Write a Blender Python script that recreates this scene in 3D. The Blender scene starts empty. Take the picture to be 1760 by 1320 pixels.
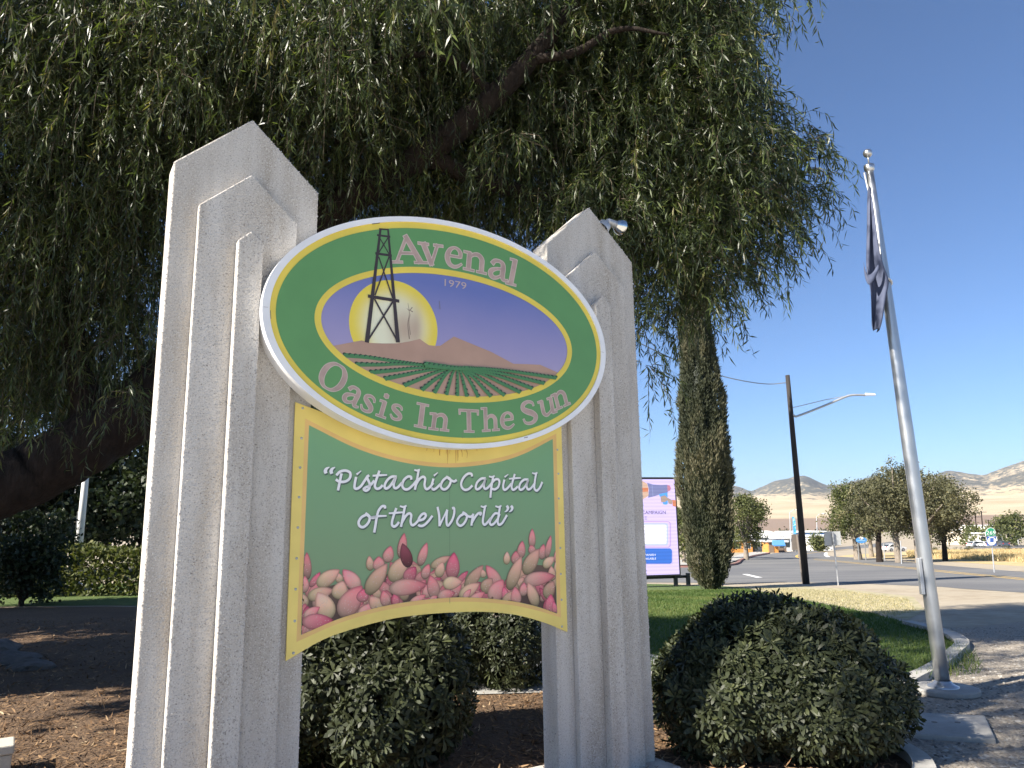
import bpy, bmesh, math, random
import numpy as np
from mathutils import Vector, Matrix

random.seed(7)
rng = np.random.default_rng(7)
scene = bpy.context.scene
COL = scene.collection
rad = math.radians

# ------------------------------------------------------------------ camera
F_PX, PITCH, ROLL, CAM_H = 1295.27, rad(10.689), rad(-0.89), 1.6
W_PX, H_PX = 1760, 1320
fw = np.array([0, math.cos(PITCH), math.sin(PITCH)])
rt = np.array([1., 0, 0])
up = np.cross(rt, fw)
CR = math.cos(ROLL) * rt + math.sin(ROLL) * up
CU = -math.sin(ROLL) * rt + math.cos(ROLL) * up
CP = np.array([0, 0, CAM_H])
cam_data = bpy.data.cameras.new('camera')
cam = bpy.data.objects.new('camera', cam_data)
COL.objects.link(cam)
cam.matrix_world = Matrix(((CR[0], CU[0], -fw[0], 0), (CR[1], CU[1], -fw[1], 0), (CR[2], CU[2], -fw[2], CAM_H), (0, 0, 0, 1)))
cam_data.sensor_width = 36
cam_data.lens = 36 * F_PX / W_PX
cam_data.clip_start = 0.05
cam_data.clip_end = 30000
scene.camera = cam

# ------------------------------------------------------------------ sky, sun, exposure
SUN_AZ, SUN_EL = rad(29.5), rad(36)
to_sun = Vector((-math.cos(SUN_AZ) * math.cos(SUN_EL), -math.sin(SUN_AZ) * math.cos(SUN_EL), math.sin(SUN_EL)))
world = bpy.data.worlds.new('World')
scene.world = world
world.use_nodes = True
wn = world.node_tree
sky = wn.nodes.new('ShaderNodeTexSky')
sky.sky_type = 'NISHITA'
sky.sun_disc = False
sky.sun_elevation = SUN_EL
sky.sun_rotation = math.atan2(to_sun.x, to_sun.y) % (2 * math.pi)
sky.altitude = 250
sky.air_density = 0.8
sky.dust_density = 0.2
sky.ozone_density = 7.0
wn.links.new(sky.outputs[0], wn.nodes['Background'].inputs[0])
wn.nodes['Background'].inputs[1].default_value = 0.066
sun_data = bpy.data.lights.new('sun', 'SUN')
sun_data.energy = 5.0
sun_data.angle = rad(0.53)
sun_data.color = (1.0, 0.93, 0.82)
sun = bpy.data.objects.new('sun', sun_data)
sun.rotation_euler = to_sun.to_track_quat('Z', 'Y').to_euler()
sun.location = (-20, -10, 20)
COL.objects.link(sun)
scene.view_settings.view_transform = 'Standard'
scene.view_settings.look = 'None'
scene.view_settings.exposure = 1.4
scene.view_settings.gamma = 1.0
scene.view_settings.use_curve_mapping = False
scene.cycles.max_bounces = 8
scene.cycles.volume_bounces = 0
scene.cycles.use_denoising = True

# ------------------------------------------------------------------ pixel rays to places
def ray(x, y):
    return fw + (x - 880) / F_PX * CR - (y - 660) / F_PX * CU

def at(x, y, Y):
    q = ray(x, y)
    return CP + q * (Y / q[1])

TY = [-80, 8, 18, 28, 45, 70, 200, 300, 800, 9000]
TZ = [0, 0, -.35, -.85, -1.5, -2.3, -5.6, -7.0, -10, -10]

def terrain(x, y):
    """level by the sign and to the left, falling away gently to the right and far side"""
    s = np.clip((np.asarray(x, float) / np.maximum(y, 2.0) + .30) / .34, 0, 1)
    s = s * s * (3 - 2 * s)
    return np.interp(y, TY, TZ) * s

YS = np.concatenate([np.linspace(1, 100, 6000), np.linspace(100, 6000, 8000)])
def gp(px, py):
    q = ray(px, py)
    q = q / q[1]
    z = CAM_H + q[2] * YS
    g = terrain(q[0] * YS, YS)
    k = int(np.argmax(z <= g))
    Y = YS[k]
    return np.array([q[0] * Y, Y, float(g[k])])

# the sign's own frame: u along the sign, d out of its face, z up
SIGN_O = np.array([-.433, 4.5824, 0.])
PHI = rad(32.0)
SU = np.array([math.cos(PHI), math.sin(PHI), 0])
SN = np.array([math.sin(PHI), -math.cos(PHI), 0])

def on_plane(px, py, O, U, N, d=0.):
    q = ray(px, py)
    t = ((O + N * d - CP) @ N) / (q @ N)
    P = CP + t * q
    return float((P - O) @ U), float(P[2])

def sp(px, py, d):
    return on_plane(px, py, SIGN_O, SU, SN, d)

# ------------------------------------------------------------------ materials
def new_mat(name):
    m = bpy.data.materials.new(name)
    m.use_nodes = True
    return m, m.node_tree.nodes, m.node_tree.links, m.node_tree.nodes['Principled BSDF']

def plain(name, col, rough=.6, metal=0., spec=.5, noise=.0, nscale=8., bump=0., bscale=200., emit=0.):
    m, n, l, b = new_mat(name)
    b.inputs['Base Color'].default_value = (*col, 1)
    b.inputs['Roughness'].default_value = rough
    b.inputs['Metallic'].default_value = metal
    b.inputs['Specular IOR Level'].default_value = spec
    tc = n.new('ShaderNodeTexCoord')
    if noise:
        t = n.new('ShaderNodeTexNoise')
        t.inputs['Scale'].default_value = nscale
        t.inputs['Detail'].default_value = 6
        l.new(tc.outputs['Object'], t.inputs['Vector'])
        r = n.new('ShaderNodeValToRGB')
        r.color_ramp.elements[0].position = .3
        r.color_ramp.elements[1].position = .7
        r.color_ramp.elements[0].color = (*[max(0, c * (1 - noise)) for c in col], 1)
        r.color_ramp.elements[1].color = (*[min(1, c * (1 + noise)) for c in col], 1)
        l.new(t.outputs['Fac'], r.inputs[0])
        l.new(r.outputs[0], b.inputs['Base Color'])
    if bump:
        t2 = n.new('ShaderNodeTexNoise')
        t2.inputs['Scale'].default_value = bscale
        t2.inputs['Detail'].default_value = 4
        l.new(tc.outputs['Object'], t2.inputs['Vector'])
        bp = n.new('ShaderNodeBump')
        bp.inputs['Strength'].default_value = 1
        bp.inputs['Distance'].default_value = bump
        l.new(t2.outputs['Fac'], bp.inputs['Height'])
        l.new(bp.outputs[0], b.inputs['Normal'])
    if emit:
        b.inputs['Emission Color'].default_value = (*col, 1)
        b.inputs['Emission Strength'].default_value = emit
    return m

def leaf_mat(name, cols, rough=.45, transl=.3, spec=.5, tcol=(1.25, 1.35, .6)):
    """cols: ramp over the per-leaf value 'v'"""
    m, n, l, b = new_mat(name)
    a = n.new('ShaderNodeAttribute')
    a.attribute_name = 'v'
    r = n.new('ShaderNodeValToRGB')
    els = r.color_ramp.elements
    while len(els) < len(cols):
        els.new(.5)
    for i, (p, c) in enumerate(cols):
        els[i].position = p
        els[i].color = (*c, 1)
    l.new(a.outputs['Fac'], r.inputs[0])
    l.new(r.outputs[0], b.inputs['Base Color'])
    b.inputs['Roughness'].default_value = rough
    b.inputs['Specular IOR Level'].default_value = spec
    t = n.new('ShaderNodeBsdfTranslucent')
    mu = n.new('ShaderNodeMixRGB')
    mu.blend_type = 'MULTIPLY'
    mu.inputs[0].default_value = 1
    mu.inputs[2].default_value = (*tcol, 1)
    l.new(r.outputs[0], mu.inputs[1])
    l.new(mu.outputs[0], t.inputs['Color'])
    mx = n.new('ShaderNodeMixShader')
    mx.inputs[0].default_value = transl
    l.new(b.outputs[0], mx.inputs[1])
    l.new(t.outputs[0], mx.inputs[2])
    l.new(mx.outputs[0], n['Material Output'].inputs[0])
    return m

def noise_mix(name, cols, scale, rough=.9, detail=8, bump=.0, bscale=60., dist=0., spec=.3, stretch=None, second=None):
    """ground-like material: colour ramp over noise, optional second larger-scale tint"""
    m, n, l, b = new_mat(name)
    tc = n.new('ShaderNodeTexCoord')
    vec = tc.outputs['Object']
    if stretch:
        mp = n.new('ShaderNodeMapping')
        mp.inputs['Scale'].default_value = stretch
        l.new(vec, mp.inputs['Vector'])
        vec = mp.outputs[0]
    t = n.new('ShaderNodeTexNoise')
    t.inputs['Scale'].default_value = scale
    t.inputs['Detail'].default_value = detail
    t.inputs['Roughness'].default_value = .65
    t.inputs['Distortion'].default_value = dist
    l.new(vec, t.inputs['Vector'])
    r = n.new('ShaderNodeValToRGB')
    els = r.color_ramp.elements
    while len(els) < len(cols):
        els.new(.5)
    for i, (p, c) in enumerate(cols):
        els[i].position = p
        els[i].color = (*c, 1)
    l.new(t.outputs['Fac'], r.inputs[0])
    out = r.outputs[0]
    if second:
        sc, amt, c2 = second
        t3 = n.new('ShaderNodeTexNoise')
        t3.inputs['Scale'].default_value = sc
        t3.inputs['Detail'].default_value = 5
        l.new(vec, t3.inputs['Vector'])
        r3 = n.new('ShaderNodeValToRGB')
        r3.color_ramp.elements[0].position = .42
        r3.color_ramp.elements[1].position = .62
        r3.color_ramp.elements[1].color = (amt, amt, amt, 1)
        l.new(t3.outputs['Fac'], r3.inputs[0])
        mx = n.new('ShaderNodeMixRGB')
        mx.inputs[2].default_value = (*c2, 1)
        l.new(r3.outputs[0], mx.inputs[0])
        l.new(out, mx.inputs[1])
        out = mx.outputs[0]
    l.new(out, b.inputs['Base Color'])
    b.inputs['Roughness'].default_value = rough
    b.inputs['Specular IOR Level'].default_value = spec
    if bump:
        t2 = n.new('ShaderNodeTexNoise')
        t2.inputs['Scale'].default_value = bscale
        t2.inputs['Detail'].default_value = 6
        l.new(vec, t2.inputs['Vector'])
        bp = n.new('ShaderNodeBump')
        bp.inputs['Distance'].default_value = bump
        bp.inputs['Strength'].default_value = 1
        l.new(t2.outputs['Fac'], bp.inputs['Height'])
        l.new(bp.outputs[0], b.inputs['Normal'])
    return m

def stucco_mat():
    m, n, l, b = new_mat('stucco')
    tc = n.new('ShaderNodeTexCoord')
    t = n.new('ShaderNodeTexNoise'); t.inputs['Scale'].default_value = 130; t.inputs['Detail'].default_value = 3
    l.new(tc.outputs['Object'], t.inputs['Vector'])
    r = n.new('ShaderNodeValToRGB')
    e = r.color_ramp.elements
    e[0].position = .28; e[0].color = (.25, .23, .21, 1)
    e[1].position = .43; e[1].color = (.58, .55, .51, 1)
    e2 = e.new(.7); e2.color = (.65, .62, .575, 1)
    l.new(t.outputs['Fac'], r.inputs[0])
    mp = n.new('ShaderNodeMapping'); mp.inputs['Scale'].default_value = (5, 5, .8)
    l.new(tc.outputs['Object'], mp.inputs['Vector'])
    t3 = n.new('ShaderNodeTexNoise'); t3.inputs['Scale'].default_value = 1.6; t3.inputs['Detail'].default_value = 7
    l.new(mp.outputs[0], t3.inputs['Vector'])
    r3 = n.new('ShaderNodeValToRGB')
    r3.color_ramp.elements[0].position = .3; r3.color_ramp.elements[0].color = (.70, .66, .61, 1)
    r3.color_ramp.elements[1].position = .65; r3.color_ramp.elements[1].color = (1, 1, 1, 1)
    l.new(t3.outputs['Fac'], r3.inputs[0])
    mx = n.new('ShaderNodeMixRGB'); mx.blend_type = 'MULTIPLY'; mx.inputs[0].default_value = 1
    l.new(r.outputs[0], mx.inputs[1]); l.new(r3.outputs[0], mx.inputs[2])
    l.new(mx.outputs[0], b.inputs['Base Color'])
    b.inputs['Roughness'].default_value = .92
    b.inputs['Specular IOR Level'].default_value = .2
    t2 = n.new('ShaderNodeTexNoise'); t2.inputs['Scale'].default_value = 95; t2.inputs['Detail'].default_value = 5
    l.new(tc.outputs['Object'], t2.inputs['Vector'])
    bp = n.new('ShaderNodeBump'); bp.inputs['Distance'].default_value = .006; bp.inputs['Strength'].default_value = .9
    l.new(t2.outputs['Fac'], bp.inputs['Height'])
    l.new(bp.outputs[0], b.inputs['Normal'])
    return m

def attr_mat(name, rough=.5, spec=.35):
    """flat print whose colours are stored on the mesh"""
    m, n, l, b = new_mat(name)
    a = n.new('ShaderNodeAttribute'); a.attribute_name = 'ink'
    l.new(a.outputs['Color'], b.inputs['Base Color'])
    b.inputs['Roughness'].default_value = rough
    b.inputs['Specular IOR Level'].default_value = spec
    return m

def gradient_mat(name, stops, axis, lo, hi, rough=.45, nz=.04):
    """printed ramp along one object axis"""
    m, n, l, b = new_mat(name)
    tc = n.new('ShaderNodeTexCoord')
    sx = n.new('ShaderNodeSeparateXYZ'); l.new(tc.outputs['Object'], sx.inputs[0])
    mr = n.new('ShaderNodeMapRange'); mr.inputs['From Min'].default_value = lo; mr.inputs['From Max'].default_value = hi
    l.new(sx.outputs[axis], mr.inputs['Value'])
    t = n.new('ShaderNodeTexNoise'); t.inputs['Scale'].default_value = 3.5; t.inputs['Detail'].default_value = 3
    l.new(tc.outputs['Object'], t.inputs['Vector'])
    ma = n.new('ShaderNodeMath'); ma.operation = 'MULTIPLY_ADD'; ma.inputs[1].default_value = nz * 4
    l.new(t.outputs['Fac'], ma.inputs[0]); l.new(mr.outputs[0], ma.inputs[2])
    r = n.new('ShaderNodeValToRGB')
    els = r.color_ramp.elements
    while len(els) < len(stops): els.new(.5)
    for i, (p, c) in enumerate(stops):
        els[i].position = p; els[i].color = (*c, 1)
    l.new(ma.outputs[0], r.inputs[0]); l.new(r.outputs[0], b.inputs['Base Color'])
    b.inputs['Roughness'].default_value = rough
    b.inputs['Specular IOR Level'].default_value = .35
    return m

M = {}
M['stucco'] = stucco_mat()
M['grain'] = plain('stucco_grain', (.62, .595, .56), .9, spec=.2)
M['sign_white'] = plain('sign_white', (.84, .84, .84), .4, noise=.06, nscale=5)
M['sign_yellow'] = plain('sign_yellow', (.80, .62, .09), .45, noise=.1, nscale=4)
M['sign_green'] = plain('sign_green', (.125, .31, .105), .42, noise=.08, nscale=3)
M['letter'] = plain('letter_brown', (.47, .335, .285), .5, noise=.18, nscale=14)
M['letter_edge'] = plain('letter_edge', (.64, .50, .44), .5)
M['panel_yellow'] = plain('panel_yellow', (.84, .66, .18), .5, noise=.09, nscale=3)
M['panel_orange'] = plain('panel_orange', (.80, .52, .18), .5, noise=.08, nscale=4)
M['hill_print'] = plain('hill_print', (.47, .295, .215), .5, noise=.08, nscale=6)
M['crop_print'] = plain('crop_print', (.07, .225, .085), .5)
M['crop_dark'] = plain('crop_dark', (.025, .055, .035), .5)
M['derrick'] = plain('derrick_print', (.048, .034, .036), .5)
M['script_white'] = plain('script_white', (.90, .89, .90), .5)
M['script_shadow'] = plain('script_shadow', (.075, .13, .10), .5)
M['scuff'] = plain('scuff', (.22, .20, .17), .8)
M['ink'] = attr_mat('printed_ink')
M['steel'] = plain('brushed_steel', (.52, .53, .54), .34, metal=.9, noise=.06, nscale=3)
M['pole_alu'] = plain('pole_aluminium', (.47, .48, .49), .36, metal=.85, noise=.08, nscale=2.5, bump=.0006, bscale=40)
M['galv'] = plain('galvanised', (.48, .49, .5), .5, metal=.6, noise=.1, nscale=6)
M['white_paint'] = plain('white_paint', (.78, .78, .76), .5)
M['concrete'] = noise_mix('concrete', [(.3, (.30, .29, .27)), (.7, (.42, .41, .385))], 9, .9, bump=.003, bscale=80, second=(1.3, .5, (.25, .24, .22)))
M['kerb'] = noise_mix('kerb_concrete', [(.3, (.33, .32, .295)), (.7, (.46, .445, .41))], 7, .9, bump=.004, bscale=50)
M['beige_block'] = noise_mix('beige_block', [(.3, (.48, .44, .36)), (.7, (.58, .54, .45))], 6, .9, bump=.002, bscale=90)

# ------------------------------------------------------------------ mesh helpers
def mesh_obj(name, verts, faces, mats, parent=None, midx=None, smooth=False, bevel=0.):
    me = bpy.data.meshes.new(name)
    me.from_pydata([tuple(map(float, v)) for v in verts], [], [tuple(f) for f in faces])
    if not isinstance(mats, (list, tuple)):
        mats = [mats]
    for m in mats:
        me.materials.append(m)
    if midx is not None:
        me.polygons.foreach_set('material_index', np.asarray(midx, dtype=np.int32))
    if smooth:
        me.polygons.foreach_set('use_smooth', np.ones(len(me.polygons), dtype=bool))
    me.update()
    o = bpy.data.objects.new(name, me)
    COL.objects.link(o)
    if parent is not None:
        o.parent = parent
    if bevel:
        bv = o.modifiers.new('bevel', 'BEVEL')
        bv.width = bevel
        bv.segments = 2
        bv.limit_method = 'ANGLE'
    return o

def tri_mesh(name, verts, tris, mat, parent=None, v=None, ink=None, smooth=False):
    """big triangle meshes straight from numpy arrays"""
    verts = np.asarray(verts, dtype=np.float32).reshape(-1, 3)
    tris = np.asarray(tris, dtype=np.int32).reshape(-1, 3)
    me = bpy.data.meshes.new(name)
    me.vertices.add(len(verts))
    me.vertices.foreach_set('co', verts.ravel())
    me.loops.add(tris.size)
    me.loops.foreach_set('vertex_index', tris.ravel())
    me.polygons.add(len(tris))
    me.polygons.foreach_set('loop_start', np.arange(0, tris.size, 3, dtype=np.int32))
    me.polygons.foreach_set('loop_total', np.full(len(tris), 3, dtype=np.int32))
    if smooth:
        me.polygons.foreach_set('use_smooth', np.ones(len(tris), dtype=bool))
    if v is not None:
        a = me.attributes.new('v', 'FLOAT', 'POINT')
        a.data.foreach_set('value', np.asarray(v, dtype=np.float32))
    if ink is not None:
        a = me.attributes.new('ink', 'FLOAT_COLOR', 'POINT')
        a.data.foreach_set('color', np.c_[np.asarray(ink, dtype=np.float32), np.ones(len(ink), dtype=np.float32)].astype(np.float32).ravel())
    me.materials.append(mat)
    me.update(calc_edges=True)
    o = bpy.data.objects.new(name, me)
    COL.objects.link(o)
    if parent is not None:
        o.parent = parent
    return o

def empty(name, loc, rz=0.):
    o = bpy.data.objects.new(name, None)
    o.location = tuple(map(float, loc))
    o.rotation_euler = (0, 0, rz)
    o.empty_display_size = .2
    COL.objects.link(o)
    return o

def tag(o, label, cat, group=None, kind=None):
    o['label'] = label
    if cat: o['category'] = cat
    if group: o['group'] = group
    if kind: o['kind'] = kind
    return o

def structure(o):
    o['kind'] = 'structure'
    return o

class MB:
    """collects simple solids into one mesh"""
    def __init__(s):
        s.v, s.f = [], []
    def add(s, v, f):
        k = len(s.v)
        s.v += [tuple(map(float, p)) for p in v]
        s.f += [tuple(i + k for i in q) for q in f]
        return s
    def box(s, lo, hi):
        x0, y0, z0 = lo; x1, y1, z1 = hi
        return s.add([(x0, y0, z0), (x1, y0, z0), (x1, y1, z0), (x0, y1, z0), (x0, y0, z1), (x1, y0, z1), (x1, y1, z1), (x0, y1, z1)],
                     [(0, 3, 2, 1), (4, 5, 6, 7), (0, 1, 5, 4), (1, 2, 6, 5), (2, 3, 7, 6), (3, 0, 4, 7)])
    def prism(s, poly, y0, y1):
        """poly in (x, z), counter-clockwise seen from -y; extruded along y from y0 (front) to y1"""
        n = len(poly)
        v = [(a, y0, b) for a, b in poly] + [(a, y1, b) for a, b in poly]
        f = [tuple(range(n)), tuple(range(2 * n - 1, n - 1, -1))]
        f += [(i, i + n, (i + 1) % n + n, (i + 1) % n) for i in range(n)]
        return s.add(v, f)
    def tube(s, pts, rads, seg=10, cap=True):
        pts = [np.asarray(p, float) for p in pts]
        if np.isscalar(rads): rads = [rads] * len(pts)
        rings = []
        ref = None
        for i, p in enumerate(pts):
            t = pts[min(i + 1, len(pts) - 1)] - pts[max(i - 1, 0)]
            t = t / (np.linalg.norm(t) + 1e-12)
            if ref is None:
                ref = np.array([0, 0, 1.]) if abs(t[2]) < .9 else np.array([1., 0, 0])
            a = np.cross(t, ref); a /= np.linalg.norm(a) + 1e-12
            b = np.cross(t, a)
            ref = np.cross(a, t) if np.linalg.norm(np.cross(a, t)) > .1 else ref
            rings.append([p + rads[i] * (math.cos(k * 2 * math.pi / seg) * a + math.sin(k * 2 * math.pi / seg) * b) for k in range(seg)])
        v = [q for r in rings for q in r]
        f = []
        for i in range(len(rings) - 1):
            for k in range(seg):
                k2 = (k + 1) % seg
                f.append((i * seg + k, i * seg + k2, (i + 1) * seg + k2, (i + 1) * seg + k))
        if cap:
            f.append(tuple(range(seg - 1, -1, -1)))
            f.append(tuple((len(rings) - 1) * seg + k for k in range(seg)))
        return s.add(v, f)
    def lathe(s, prof, centre=(0, 0, 0), seg=24, axis=None):
        """profile of (radius, height) about z, or about the given axis direction"""
        A = np.array([0, 0, 1.]) if axis is None else np.asarray(axis, float) / np.linalg.norm(axis)
        B = np.cross(A, [0, 0, 1.]) if abs(A[2]) < .9 else np.cross(A, [1., 0, 0])
        B /= np.linalg.norm(B); Cc = np.cross(A, B); c = np.asarray(centre, float)
        v, f = [], []
        for r, h in prof:
            for k in range(seg):
                t = 2 * math.pi * k / seg
                v.append(c + A * h + r * (math.cos(t) * B + math.sin(t) * Cc))
        for i in range(len(prof) - 1):
            for k in range(seg):
                k2 = (k + 1) % seg
                f.append((i * seg + k, i * seg + k2, (i + 1) * seg + k2, (i + 1) * seg + k))
        return s.add(v, f)
    def build(s, name, mat, parent=None, smooth=False, bevel=0.):
        return mesh_obj(name, s.v, s.f, mat, parent, smooth=smooth, bevel=bevel)

def catmull(pts, per=8):
    P = np.asarray(pts, float)
    if len(P) < 3:
        t = np.linspace(0, 1, 2)[:, None]
        return P[0] + t * (P[1] - P[0])
    Q = np.vstack([2 * P[0] - P[1], P, 2 * P[-1] - P[-2]])
    out = []
    for i in range(1, len(Q) - 2):
        for k in range(per):
            t = k / per
            a, b, c, d = Q[i - 1], Q[i], Q[i + 1], Q[i + 2]
            out.append(.5 * (2 * b + (c - a) * t + (2 * a - 5 * b + 4 * c - d) * t * t + (-a + 3 * b - 3 * c + d) * t ** 3))
    out.append(Q[-2])
    return np.array(out)

def ribbon(path, w, ext=0.):
    """flat ribbon about a 2-D path (n,2) with widths w (scalar or n); returns verts (2n,2), quads"""
    P = np.asarray(path, float)
    n = len(P)
    w = np.full(n, w) if np.isscalar(w) else np.asarray(w, float)
    T = np.gradient(P, axis=0)
    T /= np.linalg.norm(T, axis=1)[:, None] + 1e-9
    if ext:
        P = P.copy(); P[0] -= T[0] * ext; P[-1] += T[-1] * ext
    N = np.c_[-T[:, 1], T[:, 0]]
    V = np.empty((2 * n, 2))
    V[0::2] = P + N * w[:, None] / 2
    V[1::2] = P - N * w[:, None] / 2
    Q = [(2 * i, 2 * i + 1, 2 * i + 3, 2 * i + 2) for i in range(n - 1)]
    return V, Q

class Sheet:
    """flat print in a plane: many thin pieces at slightly rising depth, coordinates (u, z)"""
    def __init__(s, d0, step=.00008):
        s.v, s.f, s.m, s.d, s.step = [], [], [], d0, step
    def poly(s, pts, mi=0):
        k = len(s.v)
        s.v += [(p[0], -s.d, p[1]) for p in pts]
        s.f.append(tuple(range(k, k + len(pts)))); s.m.append(mi)
        s.d += s.step
    def rib(s, path, w, mi=0, ext=0.):
        V, Q = ribbon(path, w, ext)
        k = len(s.v)
        s.v += [(p[0], -s.d, p[1]) for p in V]
        s.f += [tuple(i + k for i in q) for q in Q]; s.m += [mi] * len(Q)
        s.d += s.step
    def build(s, name, mats, parent, off=(0, 0, 0)):
        v = [(a + off[0], b + off[1], c + off[2]) for a, b, c in s.v]
        return mesh_obj(name, v, s.f, mats, parent, midx=s.m)

def ellipse(a, b, n=128, c=(0, 0)):
    t = np.linspace(0, 2 * math.pi, n, endpoint=False)
    return np.c_[c[0] + a * np.cos(t), c[1] + b * np.sin(t)]

def ring_faces(n):
    return [(i, (i + 1) % n, (i + 1) % n + n, i + n) for i in range(n)]

# ================================================================== THE SETTING
from mathutils import noise as mnoise
M['dirt'] = noise_mix('dirt_ground', [(.25, (.24, .195, .14)), (.5, (.35, .295, .215)), (.75, (.43, .375, .285))], 2.2, .95, bump=.02, bscale=14, second=(.25, .6, (.40, .35, .27)))
M['mulch'] = noise_mix('mulch_ground', [(.3, (.05, .032, .02)), (.5, (.13, .082, .048)), (.72, (.25, .165, .095))], 26, .95, detail=10, bump=.03, bscale=35, dist=1.2, second=(1.1, .55, (.085, .055, .035)))
M['gravel'] = noise_mix('gravel_ground', [(.3, (.17, .14, .11)), (.5, (.32, .275, .22)), (.7, (.45, .40, .33))], 34, .95, detail=6, bump=.02, bscale=45, second=(.6, .5, (.33, .285, .225)))
M['lawn'] = noise_mix('lawn_turf', [(.3, (.045, .078, .02)), (.55, (.085, .13, .034)), (.75, (.14, .18, .055))], 18, .9, detail=8, bump=.03, bscale=60, second=(.5, .45, (.13, .17, .055)))
M['dry_grass'] = noise_mix('dry_grass_ground', [(.3, (.34, .25, .11)), (.55, (.52, .39, .19)), (.75, (.62, .50, .27))], 1.6, .95, bump=.05, bscale=6, second=(.18, .6, (.50, .40, .24)))
M['sparse_grass'] = noise_mix('sparse_grass_ground', [(.3, (.22, .23, .10)), (.5, (.38, .335, .21)), (.72, (.47, .42, .30))], 3.2, .95, bump=.03, bscale=20)
M['asphalt'] = noise_mix('asphalt', [(.3, (.11, .11, .113)), (.7, (.165, .165, .166))], 30, .85, bump=.004, bscale=120, second=(.10, .7, (.205, .20, .19)), stretch=(1, 2.5, 1))
M['line_yellow'] = plain('line_yellow', (.62, .40, .08), .8, noise=.2, nscale=3)
M['line_white'] = plain('line_white', (.72, .72, .70), .8, noise=.15, nscale=3)
M['red_kerb'] = plain('red_kerb_paint', (.26, .13, .11), .7, noise=.2, nscale=2)

def ground_grid():
    ys = np.unique(np.concatenate([np.linspace(-40, 8, 30), TY[1:-1], np.linspace(8, 60, 60), np.geomspace(60, 9000, 40)]))
    xs = np.unique(np.concatenate([np.linspace(-40, 40, 90), -np.geomspace(40, 7000, 26), np.geomspace(40, 7000, 26)]))
    X, Y = np.meshgrid(xs, ys)
    Z = terrain(X, Y)
    nx, ny = len(xs), len(ys)
    v = np.c_[X.ravel(), Y.ravel(), Z.ravel()]
    i = np.arange(nx * ny).reshape(ny, nx)
    q = np.c_[i[:-1, :-1].ravel(), i[:-1, 1:].ravel(), i[1:, 1:].ravel(), i[1:, :-1].ravel()]
    t = np.r_[q[:, [0, 1, 2]], q[:, [0, 2, 3]]]
    return tri_mesh('ground', v, t, M['dirt'])
structure(ground_grid())

def gsheet(name, poly, off, mat, grid=None):
    """a sheet lying on the terrain; poly in world (x, y)"""
    bm = bmesh.new()
    bm.faces.new([bm.verts.new((p[0], p[1], 0)) for p in poly])
    bmesh.ops.triangulate(bm, faces=bm.faces[:])
    ylo, yhi = min(p[1] for p in poly), max(p[1] for p in poly)
    xlo, xhi = min(p[0] for p in poly), max(p[0] for p in poly)
    cy = [t for t in TY if ylo < t < yhi]
    cx = []
    if grid:
        cy = sorted(set(cy) | set(np.arange(ylo + grid, yhi, grid).tolist()))
        cx = np.arange(xlo + grid, xhi, grid).tolist()
    for c in cy:
        bmesh.ops.bisect_plane(bm, geom=bm.verts[:] + bm.edges[:] + bm.faces[:], plane_co=(0, c, 0), plane_no=(0, 1, 0), dist=1e-5)
    for c in cx:
        bmesh.ops.bisect_plane(bm, geom=bm.verts[:] + bm.edges[:] + bm.faces[:], plane_co=(c, 0, 0), plane_no=(1, 0, 0), dist=1e-5)
    bmesh.ops.triangulate(bm, faces=bm.faces[:])
    for v in bm.verts:
        v.co.z = float(terrain(v.co.x, v.co.y)) + off
    bmesh.ops.recalc_face_normals(bm, faces=bm.faces[:])
    if bm.faces and sum(f.normal.z for f in bm.faces) < 0:
        bmesh.ops.reverse_faces(bm, faces=bm.faces[:])
    me = bpy.data.meshes.new(name)
    bm.to_mesh(me); bm.free()
    me.materials.append(mat)
    o = bpy.data.objects.new(name, me)
    COL.objects.link(o)
    return structure(o)

def pxpoly(pts, smooth=0):
    P = np.array([gp(*p)[:2] for p in pts])
    return catmull(P, smooth) if smooth else P

ROAD_PX = [(2000, 1040), (1760, 1019), (1620, 1009), (1500, 1004), (1380, 1001), (1250, 1002), (1050, 1001), (900, 1000), (700, 1002), (700, 985), (900, 981), (1100, 976), (1250, 973),
           (1275, 963), (1295, 957), (1330, 951), (1400, 945), (1470, 937.5), (1530, 931), (1545, 935), (1500, 941), (1440, 945), (1421, 947.5), (1416, 951), (1424, 955.5), (1470, 959),
           (1560, 966), (1660, 975), (1800, 986), (2000, 1003)]
gsheet('road', pxpoly(ROAD_PX), .006, M['asphalt'])
for nm, pts, w, mat in (('road_marking', [(1398, 962), (1470, 968.5), (1560, 977), (1690, 990), (1850, 1006)], .16, 'line_yellow'),
                        ('road_marking', [(1400, 960.6), (1470, 966.9), (1560, 975.2), (1690, 988), (1850, 1003.5)], .14, 'line_yellow'),
                        ('road_marking', [(1376, 959.5), (1369, 957), (1374, 953.5), (1400, 950), (1460, 943.5)], .32, 'line_yellow'),
                        ('road_marking', [(1424, 957.5), (1419, 954), (1420, 950)], .5, 'line_white'),
                        ('road_marking', [(1280, 987), (1305, 993)], .35, 'line_white')):
    P = catmull(pxpoly(pts), 6)
    V, Q = ribbon(P, w)
    V = [(a, b, float(terrain(a, b)) + .011) for a, b in V]
    structure(mesh_obj(nm, V, Q, M[mat]))

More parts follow.
